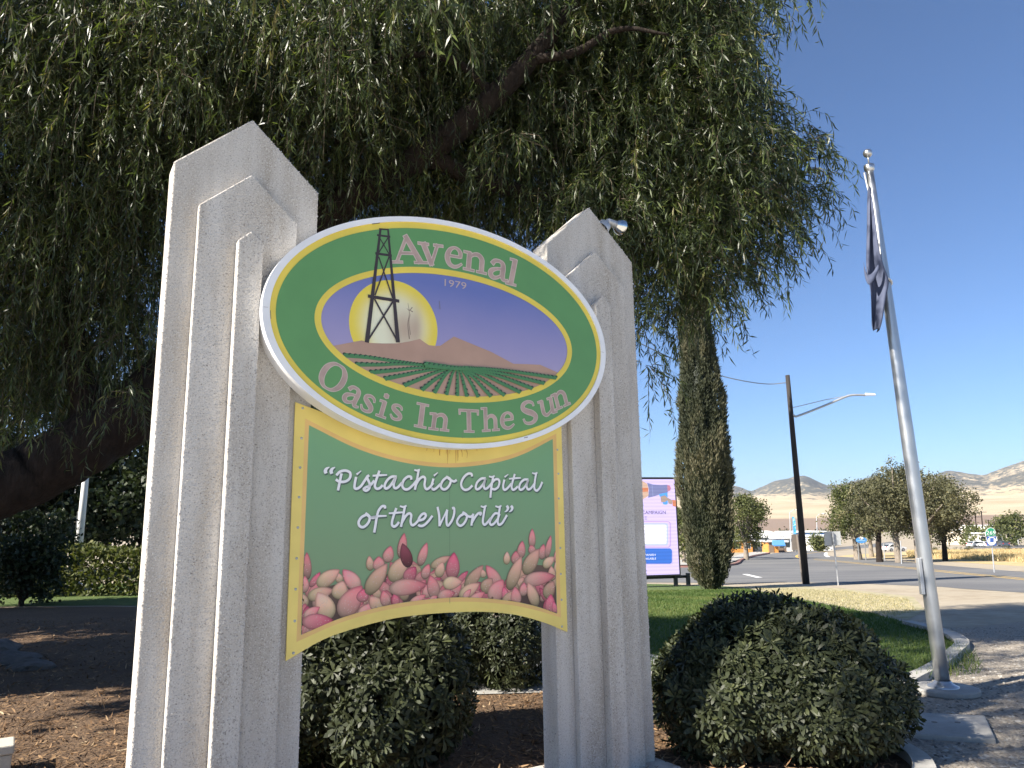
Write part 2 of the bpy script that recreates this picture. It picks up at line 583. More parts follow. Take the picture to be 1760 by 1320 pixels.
# mulch bed round the sign, lawns, gravel, dry field, path
M['bounce_concrete'] = noise_mix('bounce_concrete', [(.3, (.47, .44, .39)), (.7, (.58, .55, .49))], 5, .9, bump=.002, bscale=70, second=(.6, .4, (.42, .39, .34)))
front = [(-30, -16.5), (-6, -.35), (-1, 2.8), (1.5, 4.36), (2.35, 4.9), (2.62, 5.3)]
gsheet('bounce_pavement', [(-30, -45), (45, -45), (45, 1.0), (9, 1.2), (4.4, 3.4)] + front[::-1], .003, M['bounce_concrete'])  # unseen pale ground, added to bounce light onto the sign face
gsheet('mulch_bed', front + [(2.65, 5.75), (2.5, 6.6), (1.9, 8.2), (.6, 9.4), (-1.0, 10.5), (-3.2, 14.5), (-5.2, 16.2), (-9, 17.2), (-30, 18)], .004, M['mulch'], grid=1.0)
LAWN_PX = [(1000, 1003), (1130, 1004), (1270, 1009), (1330, 1022), (1420, 1040), (1500, 1055), (1580, 1078), (1630, 1097), (1645, 1112), (1628, 1136), (1560, 1176), (1480, 1212), (1380, 1225), (1230, 1195), (1000, 1130)]
LAWN = pxpoly(LAWN_PX)
gsheet('lawn', LAWN, .009, M['lawn'])
gsheet('side_lawn', [(-30, 18.2), (-9.2, 17.4), (-5.2, 16.4), (-3.2, 14.7), (-2.0, 17), (-4, 24), (-30, 26)], .009, M['lawn'], grid=1.0)
gsheet('gravel_strip', [(2.66, 5.3), (4.42, 3.42), (9, 1.22), (14, 1.2), (14, 12.5), (11.5, 15.5), (6.6, 12.5)] + [tuple(p) for p in LAWN[8:12]] + [(2.75, 6.9), (2.62, 6.2), (2.7, 5.75)], .0065, M['gravel'])
gsheet('sparse_grass', pxpoly([(1275, 1009), (1340, 1006), (1450, 1012), (1570, 1026), (1590, 1050), (1560, 1066), (1500, 1053), (1420, 1038), (1335, 1021)]), .007, M['sparse_grass'])
gsheet('dry_field', pxpoly([(1432, 957), (1470, 953), (1560, 948), (1700, 946), (2000, 945), (2000, 985), (1800, 976), (1660, 967), (1560, 960.5), (1470, 957.5)]), .006, M['dry_grass'])
gsheet('path', [(-.45, 7.7), (.55, 7.75), (1.2, 7.9), (2.2, 9.6), (1.6, 10.6), (.2, 9.9), (-.3, 8.9)], .013, M['concrete'])
gsheet('car_park', pxpoly([(1655, 946), (1700, 944.6), (1760, 944), (2000, 943), (2000, 934.5), (1760, 937), (1660, 938.5)]), .008, M['asphalt'])
gsheet('pavement', pxpoly([(1000, 967), (1120, 965), (1245, 962), (1275, 953), (1300, 948.5), (1340, 945), (1420, 939), (1420, 942), (1330, 949), (1294, 955.2), (1274, 961.4), (1248, 971), (1100, 974), (1000, 976)]), .1, M['kerb'])

def kerb(name, path, w, h, mat, label=None):
    P = np.asarray(path, float)
    V, Q = ribbon(P, w)
    n = len(V)
    z = np.array([float(terrain(a, b)) for a, b in V])
    v = [(V[i][0], V[i][1], z[i] + h) for i in range(n)] + [(V[i][0], V[i][1], z[i] - .05) for i in range(n)]
    f = [tuple(reversed(q)) for q in Q]
    for i in range(0, n - 2, 2):
        f.append((i, i + 2, i + 2 + n, i + n)); f.append((i + 1, i + 1 + n, i + 3 + n, i + 3))
    f.append((0, n, n + 1, 1)); f.append((n - 2, n - 1, 2 * n - 1, 2 * n - 2))
    o = mesh_obj(name, v, f, mat, bevel=.012)
    return structure(o)

kerb('lawn_kerb', catmull(pxpoly([(1470, 1219), (1520, 1200), (1566, 1177), (1610, 1154), (1642, 1128), (1655, 1113), (1640, 1099), (1600, 1084), (1560, 1074)]), 6), .17, .07, M['kerb'])
kerb('bed_kerb', catmull(np.array([(2.3, 6.9), (2.60, 6.2), (2.68, 5.75), (2.64, 5.32), (2.37, 4.91), (1.5, 4.36), (-1, 2.8), (-6, -.35)]), 6), .12, .06, M['kerb'])
kerb('bed_edging', catmull(np.array([(-.1, 4.99), (.15, 5.09), (.42, 5.2)]), 5), .09, .08, M['beige_block'])
kerb('road_kerb', catmull(pxpoly([(1100, 976.5), (1249, 973), (1275, 963), (1295, 957), (1322, 952)]), 5), .35, .16, M['red_kerb'])

# mountains: golden foothills rising to wooded ridges
M['mountain'] = None
def mountain_mat():
    m, n, l, b = new_mat('mountain_slopes')
    tc = n.new('ShaderNodeTexCoord')
    sx = n.new('ShaderNodeSeparateXYZ'); l.new(tc.outputs['Object'], sx.inputs[0])
    big = n.new('ShaderNodeTexNoise'); big.inputs['Scale'].default_value = .0016; big.inputs['Detail'].default_value = 6
    l.new(tc.outputs['Object'], big.inputs['Vector'])
    oak = n.new('ShaderNodeTexNoise'); oak.inputs['Scale'].default_value = .03; oak.inputs['Detail'].default_value = 7; oak.inputs['Roughness'].default_value = .7
    l.new(tc.outputs['Object'], oak.inputs['Vector'])
    # wooded share grows with height and with the big noise
    hr = n.new('ShaderNodeMapRange'); hr.inputs['From Min'].default_value = 55; hr.inputs['From Max'].default_value = 150
    hr.inputs['To Min'].default_value = -.25; hr.inputs['To Max'].default_value = .075
    l.new(sx.outputs[2], hr.inputs['Value'])
    a1 = n.new('ShaderNodeMath'); a1.operation = 'ADD'; l.new(oak.outputs['Fac'], a1.inputs[0]); l.new(hr.outputs[0], a1.inputs[1])
    a2 = n.new('ShaderNodeMath'); a2.operation = 'MULTIPLY_ADD'; a2.inputs[1].default_value = .5; l.new(big.outputs['Fac'], a2.inputs[0]); l.new(a1.outputs[0], a2.inputs[2])
    r = n.new('ShaderNodeValToRGB')
    r.color_ramp.elements[0].position = .70; r.color_ramp.elements[0].color = (0, 0, 0, 1)
    r.color_ramp.elements[1].position = .80; r.color_ramp.elements[1].color = (1, 1, 1, 1)
    l.new(a2.outputs[0], r.inputs[0])
    gr = n.new('ShaderNodeTexNoise'); gr.inputs['Scale'].default_value = .006; gr.inputs['Detail'].default_value = 8
    l.new(tc.outputs['Object'], gr.inputs['Vector'])
    g = n.new('ShaderNodeValToRGB')
    g.color_ramp.elements[0].position = .3; g.color_ramp.elements[0].color = (.38, .30, .19, 1)
    g.color_ramp.elements[1].position = .7; g.color_ramp.elements[1].color = (.52, .43, .30, 1)
    l.new(gr.outputs['Fac'], g.inputs[0])
    # ploughed band along the foot
    br = n.new('ShaderNodeMapRange'); br.inputs['From Min'].default_value = 7; br.inputs['From Max'].default_value = 9
    l.new(sx.outputs[2], br.inputs['Value'])
    m1 = n.new('ShaderNodeMixRGB'); m1.inputs[1].default_value = (.25, .185, .14, 1)
    l.new(br.outputs[0], m1.inputs[0]); l.new(g.outputs[0], m1.inputs[2])
    m2 = n.new('ShaderNodeMixRGB'); m2.inputs[2].default_value = (.10, .10, .085, 1)
    l.new(r.outputs[0], m2.inputs[0]); l.new(m1.outputs[0], m2.inputs[1])
    l.new(m2.outputs[0], b.inputs['Base Color'])
    b.inputs['Roughness'].default_value = 1
    b.inputs['Specular IOR Level'].default_value = .1
    return m

def mountains():
    sky_px = [(1250, 834), (1290, 836), (1330, 829), (1385, 823), (1420, 830), (1460, 828), (1500, 823), (1545, 828), (1590, 819), (1630, 811), (1690, 813), (1720, 806), (1760, 796)]
    az, tn = [], []
    for p in sky_px:
        q = ray(*p); az.append(math.atan2(q[0], q[1])); tn.append(q[2] / math.hypot(q[0], q[1]))
    az = [-1.2, -.6, -.1] + az + [.95, 1.25]
    tn = [.055, .06, .05] + tn + [.075, .06]
    na, nr = 470, 120
    A = np.linspace(-1.1, 1.2, na)
    Rr = np.concatenate([np.linspace(900, 3000, 50), np.linspace(3050, 6800, nr - 50)])
    T = np.interp(A, az, tn)
    prof_r = [900, 1250, 1500, 2500, 3300, 4300, 5300, 6800]
    prof_t = [-.011, -.003, .004, .0255, .031, .047, .060, .030]   # base elevation tangents
    verts = np.empty((nr, na, 3))
    for j, r in enumerate(Rr):
        pt = np.interp(r, prof_r, prof_t)
        k = np.clip((r - 2600) / 2700, 0, 1)
        amp = np.interp(r, [900, 1500, 2500, 3300, 4500, 6800], [0, 4, 16, 60, 85, 60])
        for i, a in enumerate(A):
            x, y = r * math.sin(a), r * math.cos(a)
            t = pt * (1 - k) + pt / .060 * T[i] * k
            p = Vector((x / 900, y / 900, 1.7))
            w = Vector((mnoise.noise(p * 1.3), mnoise.noise(p * 1.3 + Vector((5, 2, 1))), 0)) * .35
            rid = mnoise.ridged_multi_fractal(p + w, .9, 2.1, 5, .95, 2.0) - 1.25 if amp > 5 else mnoise.noise(p * 3)
            h = CAM_H + r * t + amp * rid * (.55 if amp > 20 else 1)
            if r < 1000: h = min(h, -10.5)
            verts[j, i] = (x, y, h)
    # pull the ridge line to the skyline's height where it overshoots
    el = (verts[:, :, 2] - CAM_H) / np.hypot(verts[:, :, 0], verts[:, :, 1])
    mxe = el.max(axis=0)
    sm = np.convolve(np.pad(mxe, 12, mode='edge'), np.ones(25) / 25, 'valid')
    f = T / sm
    fr = np.clip((Rr - 2600) / 1500, 0, 1)[:, None]
    verts[:, :, 2] = CAM_H + (verts[:, :, 2] - CAM_H) * (1 + (f[None, :] - 1) * fr)
    i = np.arange(nr * na).reshape(nr, na)
    q = np.c_[i[:-1, :-1].ravel(), i[:-1, 1:].ravel(), i[1:, 1:].ravel(), i[1:, :-1].ravel()]
    t = np.r_[q[:, [0, 1, 2]], q[:, [0, 2, 3]]]
    return tri_mesh('mountains', verts.reshape(-1, 3), t, mountain_mat(), smooth=True)
structure(mountains())

# ================================================================== THE SIGN
S_HALF = 1.2057
LAYERS = [(.3926, 3.5463, 3.9038), (.2612, 3.3108, 3.5437), (.065, 3.1277, 3.1886)]   # half width, shoulder, apex
L_FRONT = [0., .0517, .1194]
L_BACK = .174

def gable(w, b, a, z0=-.1):
    return [(-w, z0), (w, z0), (w, b), (0, a), (-w, b)]

def pillar(side, label):
    c = SIGN_O + SU * S_HALF * side
    root = empty('sign_pillar', c, PHI)
    tag(root, label, 'pillar', 'stepped stucco pillars of the welcome sign')
    MB().prism(gable(*LAYERS[0]), 0, L_BACK).build('slab', M['stucco'], root, bevel=.008)
    MB().prism(gable(*LAYERS[1]), -L_FRONT[1], -.0005).build('raised_step', M['stucco'], root, bevel=.006)
    MB().prism(gable(*LAYERS[2]), -L_FRONT[2], -L_FRONT[1] - .0005).build('raised_step', M['stucco'], root, bevel=.006)
    MB().prism(gable(*LAYERS[1]), L_BACK + .0005, L_BACK + L_FRONT[1]).build('added_back_step', M['stucco'], root, bevel=.006)  # unseen rear steps, added to shade the right pillar's inner face
    MB().prism(gable(*LAYERS[2]), L_BACK + L_FRONT[1] + .0005, L_BACK + L_FRONT[2]).build('added_back_step', M['stucco'], root, bevel=.006)
    w = LAYERS[0][0] + .055
    MB().box((-w, -.19, -.1), (w, L_BACK + .19, .045)).build('footing', M['stucco'], root, bevel=.015)
    # stucco grains standing out of the faces
    V, T = [], []
    r = np.random.default_rng(11 + side)
    for k, (w, b, a) in enumerate(LAYERS):
        n = int(2 * w * b * 8000)
        u = r.uniform(-w, w, n); z = r.uniform(0, a, n)
        ok = z < b + (a - b) * (1 - np.abs(u) / w)
        if k < 2:
            w2, b2, a2 = LAYERS[k + 1]
            ok &= ~((np.abs(u) < w2) & (z < b2 + (a2 - b2) * (1 - np.abs(u) / w2)))
        u, z = u[ok], z[ok]
        n = len(u)
        s = r.uniform(.0026, .0062, n); h = r.uniform(.0014, .0056, n) * (s / .0044)
        ang = r.uniform(0, math.pi, n)
        d = -L_FRONT[k]
        base = np.stack([np.c_[u + s * np.cos(ang + q), np.full(n, d + .0006), z + s * np.sin(ang + q)] for q in (0, 2.1, 4.2)], 1)
        tip = np.c_[u + r.normal(0, .001, n), d - h, z + r.normal(0, .001, n)][:, None, :]
        P = np.concatenate([base, tip], 1)
        o = sum(len(x) for x in V) + np.arange(n)[:, None] * 4
        V.append(P.reshape(-1, 3))
        T.append(np.concatenate([o + np.array([0, 3, 1]), o + np.array([1, 3, 2]), o + np.array([2, 3, 0])], 0))
    g = tri_mesh('stucco_grain', np.concatenate(V), np.concatenate(T), M['grain'], root)
    g['kind'] = 'stuff'
    return root

pillar_left = pillar(-1, 'grey stepped stucco pillar with wide sunlit outer edge beside leaning trunk')
pillar_right = pillar(1, 'grey stepped stucco pillar with floodlight on top and access cover below')
# cover plate on the right pillar's inner side
w1 = LAYERS[0][0]
cov = MB().box((-w1 - .004, .012, .05), (-w1 - .0005, .158, .34)).build('access_cover', M['stucco'], pillar_right, bevel=.002)
M['screw'] = plain('screw_metal', (.30, .30, .29), .45, metal=.6)
for y, z in ((.026, .068), (.144, .068), (.026, .322), (.144, .322)):
    MB().lathe([(0.0001, .004), (.004, .003), (.005, 0)], (-w1 - .004, y, z), 10, axis=(-1, 0, 0)).build('screw', M['screw'], cov)

# ---- oval board
ZB = 2.05
oval = empty('oval_sign', SIGN_O + np.array([0, 0, ZB]), PHI)
tag(oval, 'large oval green and yellow town sign with oil derrick and farm rows', 'sign')
OFF = (0, 0, -ZB)
def z1(a, b): return (430 + a / 2.75, 350 + b / 2.75)
D_FACE = .183
def ell_z(a, b, zc, n=160): return ellipse(a, b, n, (0, zc))
def drum(name, outer, d0, d1, mat, parent=oval, bev=0.):
    return MB().prism([(p[0], p[1] - ZB) for p in outer], -d1, -d0).build(name, mat, parent, bevel=bev)
drum('body', ell_z(1.146, .698, 2.758), .0525, D_FACE - .001, M['sign_white'])
def ring(name, outer, inner, d0, d1, mat):
    n = len(outer)
    v = [(p[0], -d1, p[1] - ZB) for p in outer] + [(p[0], -d1, p[1] - ZB) for p in inner] + [(p[0], -d0, p[1] - ZB) for p in outer] + [(p[0], -d0, p[1] - ZB) for p in inner]
    f = []
    for i in range(n):
        j = (i + 1) % n
        f += [(i, j, j + n, i + n), (i, i + 2 * n, j + 2 * n, j), (i + n, j + n, j + 3 * n, i + 3 * n)]
    return mesh_obj(name, v, f, mat, oval)
ring('rim', ell_z(1.150, .7035, 2.758), ell_z(1.110, .6735, 2.757), D_FACE - .03, .1925, M['sign_white'])
ring('yellow_border', ell_z(1.112, .6745, 2.757), ell_z(1.06, .62, 2.755), D_FACE - .002, D_FACE + .0004, M['sign_yellow'])
ring('green_border', ell_z(1.076, .6355, 2.755), ell_z(.85, .39, 2.74), D_FACE - .002, D_FACE + .0034, M['sign_green'])
ring('inner_border', ell_z(.868, .4075, 2.74), ell_z(.831, .370, 2.74), D_FACE - .002, D_FACE + .0040, M['sign_yellow'])
M['print_sky'] = gradient_mat('print_sky', [(0., (.50, .41, .56)), (.45, (.34, .31, .53)), (1., (.15, .19, .46))], 2, 2.45 - ZB, 3.1 - ZB)
s = Sheet(D_FACE + .0004); s.poly(ell_z(.845, .385, 2.74)); s.build('printed_sky', [M['print_sky']], oval, OFF)
# printed sun with its smudge
nr_, na_ = 24, 72
uc, zc, rs = -.3975, 2.747, .2745
V, C, T = [], [], []
for i in range(nr_ + 1):
    f = i / nr_
    for k in range(na_):
        a = 2 * math.pi * k / na_
        u, z = uc + rs * f * math.cos(a), zc + rs * f * math.sin(a)
        g = min(1, max(0, (f - .45) / .5)); g = g * g * (3 - 2 * g)
        col = np.array([.84, .83, .60]) * (1 - g) + np.array([.84, .67, .09]) * g
        sm = math.exp(-(((u + .335) / .085) ** 2 + ((z - 2.735) / .125) ** 2))
        sm += .55 * math.exp(-(((u + .255) / .035) ** 2 + ((z - 2.75) / .13) ** 2))
        col = col * (1 - min(.8, sm * .75)) + np.array([.44, .28, .21]) * min(.8, sm * .75)
        V.append((u, -(D_FACE + .0010), z - ZB)); C.append(col)
for i in range(nr_):
    for k in range(na_):
        k2 = (k + 1) % na_
        a, b, c, d = i * na_ + k, i * na_ + k2, (i + 1) * na_ + k2, (i + 1) * na_ + k
        if i: T.append((a, c, b))
        T.append((a, d, c))
tri_mesh('printed_sun', V, T, M['ink'], oval, ink=C)
s = Sheet(D_FACE + .0013)
for pts, w in (([(745, 470), (752, 520), (745, 570), (752, 640)], 6), ([(740, 495), (752, 505), (766, 490)], 5), ([(758, 520), (750, 560), (757, 620)], 4), ([(748, 500), (768, 512)], 6)):
    P = catmull([sp(*z1(*p), D_FACE) for p in pts], 6)
    s.rib(P, np.linspace(.4, 1.2, len(P)) * w * .0009)
s.build('scratch', [plain('scratch', (.26, .19, .15), .7)], oval, OFF)
def z8(a, b): return (550 + a / 3.911, 560 + b / 3.911)
hill = [sp(*z8(*p), D_FACE) for p in ((40, 150), (85, 135), (280, 98), (330, 115), (420, 119), (520, 118), (600, 105), (670, 88), (700, 110), (730, 130), (770, 135), (810, 133), (850, 105), (900, 72), (980, 105), (1150, 175), (1300, 255), (1390, 258), (1480, 262), (1600, 315), (1640, 335))]
a0_, a1_ = math.asin((hill[-1][1] - 2.74) / .385), -math.pi - math.asin((hill[0][1] - 2.74) / .385)
bot = [(.845 * math.cos(t), 2.74 + .385 * math.sin(t)) for t in np.linspace(a0_, a1_, 60)]
s = Sheet(D_FACE + .0014); s.poly([p for p in reversed(bot)] + hill[::-1]); s.build('printed_hills', [M['hill_print']], oval, OFF)
rows = [[(165, 198), (330, 213), (520, 240), (700, 262), (880, 278)], [(245, 260), (400, 262), (560, 258), (860, 272)], [(340, 314), (500, 300), (640, 285), (880, 276)], [(435, 357), (560, 333), (700, 305), (885, 278)],
        [(565, 402), (680, 355), (770, 318), (890, 280)], [(682, 432), (760, 370), (820, 330), (900, 280)], [(765, 452), (805, 385), (850, 320), (906, 280)], [(846, 465), (866, 390), (885, 330), (912, 280)],
        [(920, 472), (921, 390), (921, 330), (920, 280)], [(985, 477), (965, 400), (948, 335), (928, 282)], [(1060, 480), (1020, 400), (980, 335), (933, 282)], [(1145, 476), (1080, 405), (1020, 345), (940, 284)],
        [(1235, 468), (1140, 400), (1050, 340), (945, 285)], [(1340, 448), (1200, 380), (1090, 330), (950, 285)], [(1420, 423), (1270, 365), (1130, 322), (955, 285)], [(1500, 388), (1340, 350), (1180, 315), (960, 284)],
        [(1580, 352), (1400, 325), (1200, 298), (960, 278)], [(700, 262), (900, 285), (1100, 290)]]
s = Sheet(D_FACE + .0018, .00002)
rr = random.Random(3)
for q in rows:
    P = catmull([sp(*z8(*p), D_FACE) for p in q], 10)
    L = np.linspace(1, .5, len(P))
    s.rib(P, L * (.026 if q is not rows[-1] else .036), 0)
    seg = np.r_[0, np.cumsum(np.linalg.norm(np.diff(P, axis=0), axis=1))]
    t = .006
    while t < seg[-1] - .02:
        x = np.interp(t, seg, P[:, 0]); z = np.interp(t, seg, P[:, 1]); k = 1 - .55 * t / seg[-1]
        sg = -1 if x < .06 else 1
        s.poly(ellipse(.0115 * k, .0085 * k, 8, (x + sg * .007 * k, z + .008 * k)), 1)
        s.poly(ellipse(.0125 * k, .0095 * k, 8, (x, z + .001 * k)), 0)
        t += .032 * k
s.build('printed_crop_rows', [M['crop_print'], M['crop_dark']], oval, OFF)

# derrick
s = Sheet(D_FACE + .0050, .00006)
def bar(a, b, wa, wb):
    A, B = np.array(sp(*z1(*a), D_FACE)), np.array(sp(*z1(*b), D_FACE))
    s.rib(np.array([A, B]), np.array([wa, wb]) * .00112)
for q in (((615, 118), (550, 657), 12, 23), ((650, 122), (697, 657), 10, 22), ((608, 121), (653, 124), 9, 9), ((598, 150), (661, 158), 11, 11), ((590, 236), (668, 247), 13, 13), ((555, 438), (703, 462), 17, 17),
          ((610, 162), (655, 240), 6, 6), ((650, 162), (603, 238), 6, 6), ((606, 252), (672, 447), 7, 8), ((655, 252), (588, 434), 7, 8), ((586, 452), (694, 650), 9, 9), ((673, 464), (556, 645), 9, 9)):
    bar(*q)
s.build('derrick', [M['derrick']], oval, OFF)

for a_, b2_, w_ in (((575, 97), (612, 92), 5), ((1290, 1108), (1308, 1104), 5), ((1002, 1080), (1004, 1110), 1.6), ((1060, 1095), (1061, 1108), 1.5), ((95, 505), (97, 545), 3), ((893, 462), (896, 500), 3), ((60, 490), (83, 492), 1.5), ((1652, 702), (1668, 704), 1.5)):
    sc_ = Sheet(.1930 if a_[0] in (60, 1652, 1290) else D_FACE + .0042)
    sc_.rib(np.array([sp(*z1(*a_), D_FACE), sp(*z1(*b2_), D_FACE)]), w_ * .0010)
    sc_.build('scuff', [M['derrick'] if a_[0] == 575 else M['scuff']], oval, OFF)

# ---- serif lettering, drawn as strokes: (points with widths, smooth?)
def G(*strokes): return strokes
def ln(*p): return (p, False)
def cv(*p): return (p, True)
X = .68
SERIF = {
 'A': (1.0, G(ln((.12, .03, .07), (.47, .98, .08)), ln((.42, 1.0, .14), (.80, .03, .17)), ln((.22, .36, .07), (.68, .36, .07)), ln((-.02, .03, .06), (.28, .03, .06)), ln((.62, .03, .06), (1.0, .03, .06)))),
 'v': (.66, G(ln((.12, X, .15), (.33, .0, .13)), ln((.31, .0, .07), (.53, X, .07)), ln((-.02, X - .03, .06), (.27, X - .03, .06)), ln((.42, X - .03, .06), (.68, X - .03, .06)))),
 'e': (.60, G(ln((.14, .37, .06), (.50, .37, .06)), cv((.50, .36, .10), (.49, .52, .11), (.40, .63, .08), (.28, .66, .06), (.15, .56, .11), (.09, .34, .15), (.15, .12, .13), (.30, .02, .09), (.44, .05, .07), (.56, .15, .04)))),
 'n': (.76, G(ln((.17, .03, .14), (.17, X - .02, .14)), cv((.20, .50, .05), (.31, .62, .09), (.45, .63, .12), (.555, .50, .14), (.565, .30, .14), (.565, .03, .14)), ln((.02, .03, .06), (.34, .03, .06)), ln((.42, .03, .06), (.72, .03, .06)), ln((.0, X - .04, .06), (.2, X - .03, .06)))),
 'a': (.64, G(cv((.10, .50, .12), (.17, .62, .10), (.30, .65, .08), (.41, .58, .12), (.44, .42, .14), (.44, .22, .14), (.47, .07, .12), (.55, .03, .07), (.62, .06, .04)), cv((.42, .40, .05), (.25, .36, .07), (.11, .26, .12), (.09, .13, .14), (.17, .04, .11), (.29, .06, .07), (.42, .18, .05)))),
 'l': (.36, G(ln((.18, .03, .15), (.18, 1.0, .15)), ln((.02, .03, .06), (.35, .03, .06)), ln((.02, .97, .06), (.22, .97, .06)))),
 'O': (1.0, G(cv((.5, .99, .06), (.30, .94, .11), (.14, .75, .18), (.09, .5, .20), (.14, .25, .18), (.30, .06, .11), (.5, .01, .06), (.70, .06, .11), (.86, .25, .18), (.91, .5, .20), (.86, .75, .18), (.70, .94, .11), (.5, .99, .06)))),
 's': (.52, G(cv((.44, .50, .04), (.40, .60, .07), (.27, .65, .08), (.13, .58, .11), (.13, .46, .14), (.26, .36, .16), (.40, .25, .15), (.42, .12, .12), (.30, .03, .08), (.15, .04, .07), (.06, .17, .04)))),
 'i': (.37, G(ln((.18, .03, .14), (.18, X - .02, .14)), ln((.02, .03, .06), (.35, .03, .06)), ln((.02, X - .04, .06), (.2, X - .03, .06)), cv((.11, .90, .10), (.18, .90, .17), (.25, .90, .10)))),
 'I': (.45, G(ln((.22, .03, .17), (.22, .97, .17)), ln((.02, .03, .06), (.42, .03, .06)), ln((.02, .97, .06), (.42, .97, .06)))),
 'T': (.85, G(ln((.42, .03, .17), (.42, .97, .17)), ln((.22, .03, .06), (.62, .03, .06)), ln((.02, .96, .08), (.82, .96, .08)), ln((.045, .78, .05), (.045, .99, .07)), ln((.795, .78, .05), (.795, .99, .07)))),
 'h': (.78, G(ln((.17, .03, .14), (.17, 1.0, .14)), cv((.20, .48, .05), (.32, .62, .09), (.46, .63, .12), (.565, .50, .14), (.575, .30, .14), (.575, .03, .14)), ln((.02, .03, .06), (.34, .03, .06)), ln((.44, .03, .06), (.73, .03, .06)), ln((.0, .97, .06), (.2, .97, .06)))),
 'S': (.66, G(cv((.55, .74, .05), (.52, .88, .08), (.36, .97, .09), (.17, .90, .13), (.12, .72, .17), (.26, .56, .20), (.45, .42, .20), (.55, .24, .17), (.46, .07, .12), (.28, .02, .09), (.11, .10, .07), (.06, .27, .05)))),
 'u': (.76, G(cv((.17, X - .03, .14), (.17, .35, .14), (.19, .14, .13), (.29, .04, .10), (.42, .08, .07), (.55, .20, .05)), ln((.57, .03, .14), (.57, X - .02, .14)), ln((.02, X - .03, .06), (.2, X - .03, .06)), ln((.42, X - .03, .06), (.6, X - .03, .06)), ln((.55, .03, .06), (.73, .03, .06)))),
}
def place_letter(ch, BL, BR, TOP, tall, parent=oval):
    """BL, BR: baseline ends; TOP: above BL at cap height (tall) or x-height"""
    adv, strokes = SERIF[ch]
    b, r, t = (np.array(sp(*z1(*p), D_FACE)) for p in (BL, BR, TOP))
    ex = (r - b) / adv
    ey = (t - b) / (1.0 if tall else X)
    scale = (np.linalg.norm(ex) + np.linalg.norm(ey)) / 2
    sh = Sheet(D_FACE + .0036, .00003)
    for mi, grow in ((1, .022), (0, 0.)):
        for pts, smooth in strokes:
            P = np.array([b + ex * p[0] + ey * p[1] for p in pts]); w = np.array([p[2] for p in pts])
            if smooth:
                Q = catmull(np.c_[P, w], 7); P, w = Q[:, :2], Q[:, 2]
            sh.rib(P, (w + (grow * 2 if mi else 0)) * scale * .97, mi, ext=grow * scale)
    return sh.build('letter', [M['letter'], M['letter_edge']], parent, OFF)
for ch, BL, BR, TOP, tall in (
    ('A', (672, 280), (838, 284), (660, 148), 1), ('v', (802, 285), (912, 298), (796, 183), 0), ('e', (914, 293), (1002, 308), (922, 199), 0), ('n', (1003, 310), (1120, 337), (1010, 222), 0),
    ('a', (1118, 346), (1218, 372), (1130, 256), 0), ('l', (1203, 378), (1255, 391), (1226, 258), 1),
    ('O', (305, 844), (417, 906), (367, 732), 1), ('a', (425, 925), (508, 970), (465, 850), 0), ('s', (508, 965), (572, 1000), (540, 890), 0), ('i', (590, 1000), (640, 1018), (612, 925), 0), ('s', (652, 1012), (716, 1032), (665, 940), 0),
    ('I', (772, 1052), (833, 1064), (786, 940), 1), ('n', (840, 1066), (942, 1077), (850, 988), 0),
    ('T', (985, 1079), (1083, 1082), (983, 972), 1), ('h', (1094, 1078), (1182, 1071), (1090, 966), 1), ('e', (1180, 1068), (1250, 1059), (1177, 991), 0),
    ('S', (1290, 1050), (1366, 1028), (1268, 945), 1), ('u', (1370, 1016), (1452, 984), (1355, 938), 0), ('n', (1440, 980), (1516, 945), (1420, 905), 0)):
    place_letter(ch, BL, BR, TOP, tall)

def text_mesh(body):
    cu = bpy.data.curves.new('text', 'FONT'); cu.body = body; cu.size = 1.0; cu.resolution_u = 3
    ob = bpy.data.objects.new('text', cu); COL.objects.link(ob)
    bpy.context.view_layer.update()
    ev = ob.evaluated_get(bpy.context.evaluated_depsgraph_get())
    me = ev.to_mesh()
    v = np.array([p.co[:] for p in me.vertices]); f = [tuple(p.vertices) for p in me.polygons]
    ev.to_mesh_clear(); bpy.data.objects.remove(ob); bpy.data.curves.remove(cu)
    v = v - v.min(0)
    return v[:, :2], f
def place_text(body, name, b, r, t, d, mat, parent, off=(0, 0, 0)):
    """text laid between baseline corners b, r (plane coordinates) with its top at t"""
    v, f = text_mesh(body)
    w, h = v.max(0)
    b, r, t = map(np.array, (b, r, t))
    P = b + np.outer(v[:, 0] / w, r - b) + np.outer(v[:, 1] / h, t - b)
    return mesh_obj(name, [(p[0] + off[0], -d + off[1], p[1] + off[2]) for p in P], f, mat, parent)
place_text('1979', 'year_number', *(sp(*z1(*p), D_FACE) for p in ((918, 389), (1021, 406), (919, 356))), D_FACE + .0012, plain('year_pink', (.55, .42, .38), .5), oval, OFF)

# ---- lower panel
ZP = .93
panel = empty('pistachio_panel', SIGN_O + np.array([0, 0, ZP]), PHI)
tag(panel, 'green panel with yellow frame, white script and pink pistachios under the oval', 'sign panel')
OFP = (0, 0, -ZP)
DP = .016
def z2(a, b): return (480 + a / 2.869, 690 + b / 2.869)
def pp(a, b): return sp(*z2(a, b), DP)
top_o = [(-.906, 2.29), (-.6, 2.20), (-.3, 2.13), (0, 2.105), (.3, 2.125), (.6, 2.185), (.888, 2.26)]
def sym(P):  # contour points into a smooth arc
    return catmull(P, 8)
arc_bot = sym([pp(*p) for p in ((33, 1280), (240, 1165), (500, 1085), (700, 1052), (960, 1037), (1150, 1050), (1300, 1088), (1422, 1137))])
board = list(arc_bot) + [p for p in reversed(sym(top_o))]
MB().prism([(p[0], p[1] - ZP) for p in board], -.0145, -.004).build('board', M['panel_yellow'], panel)
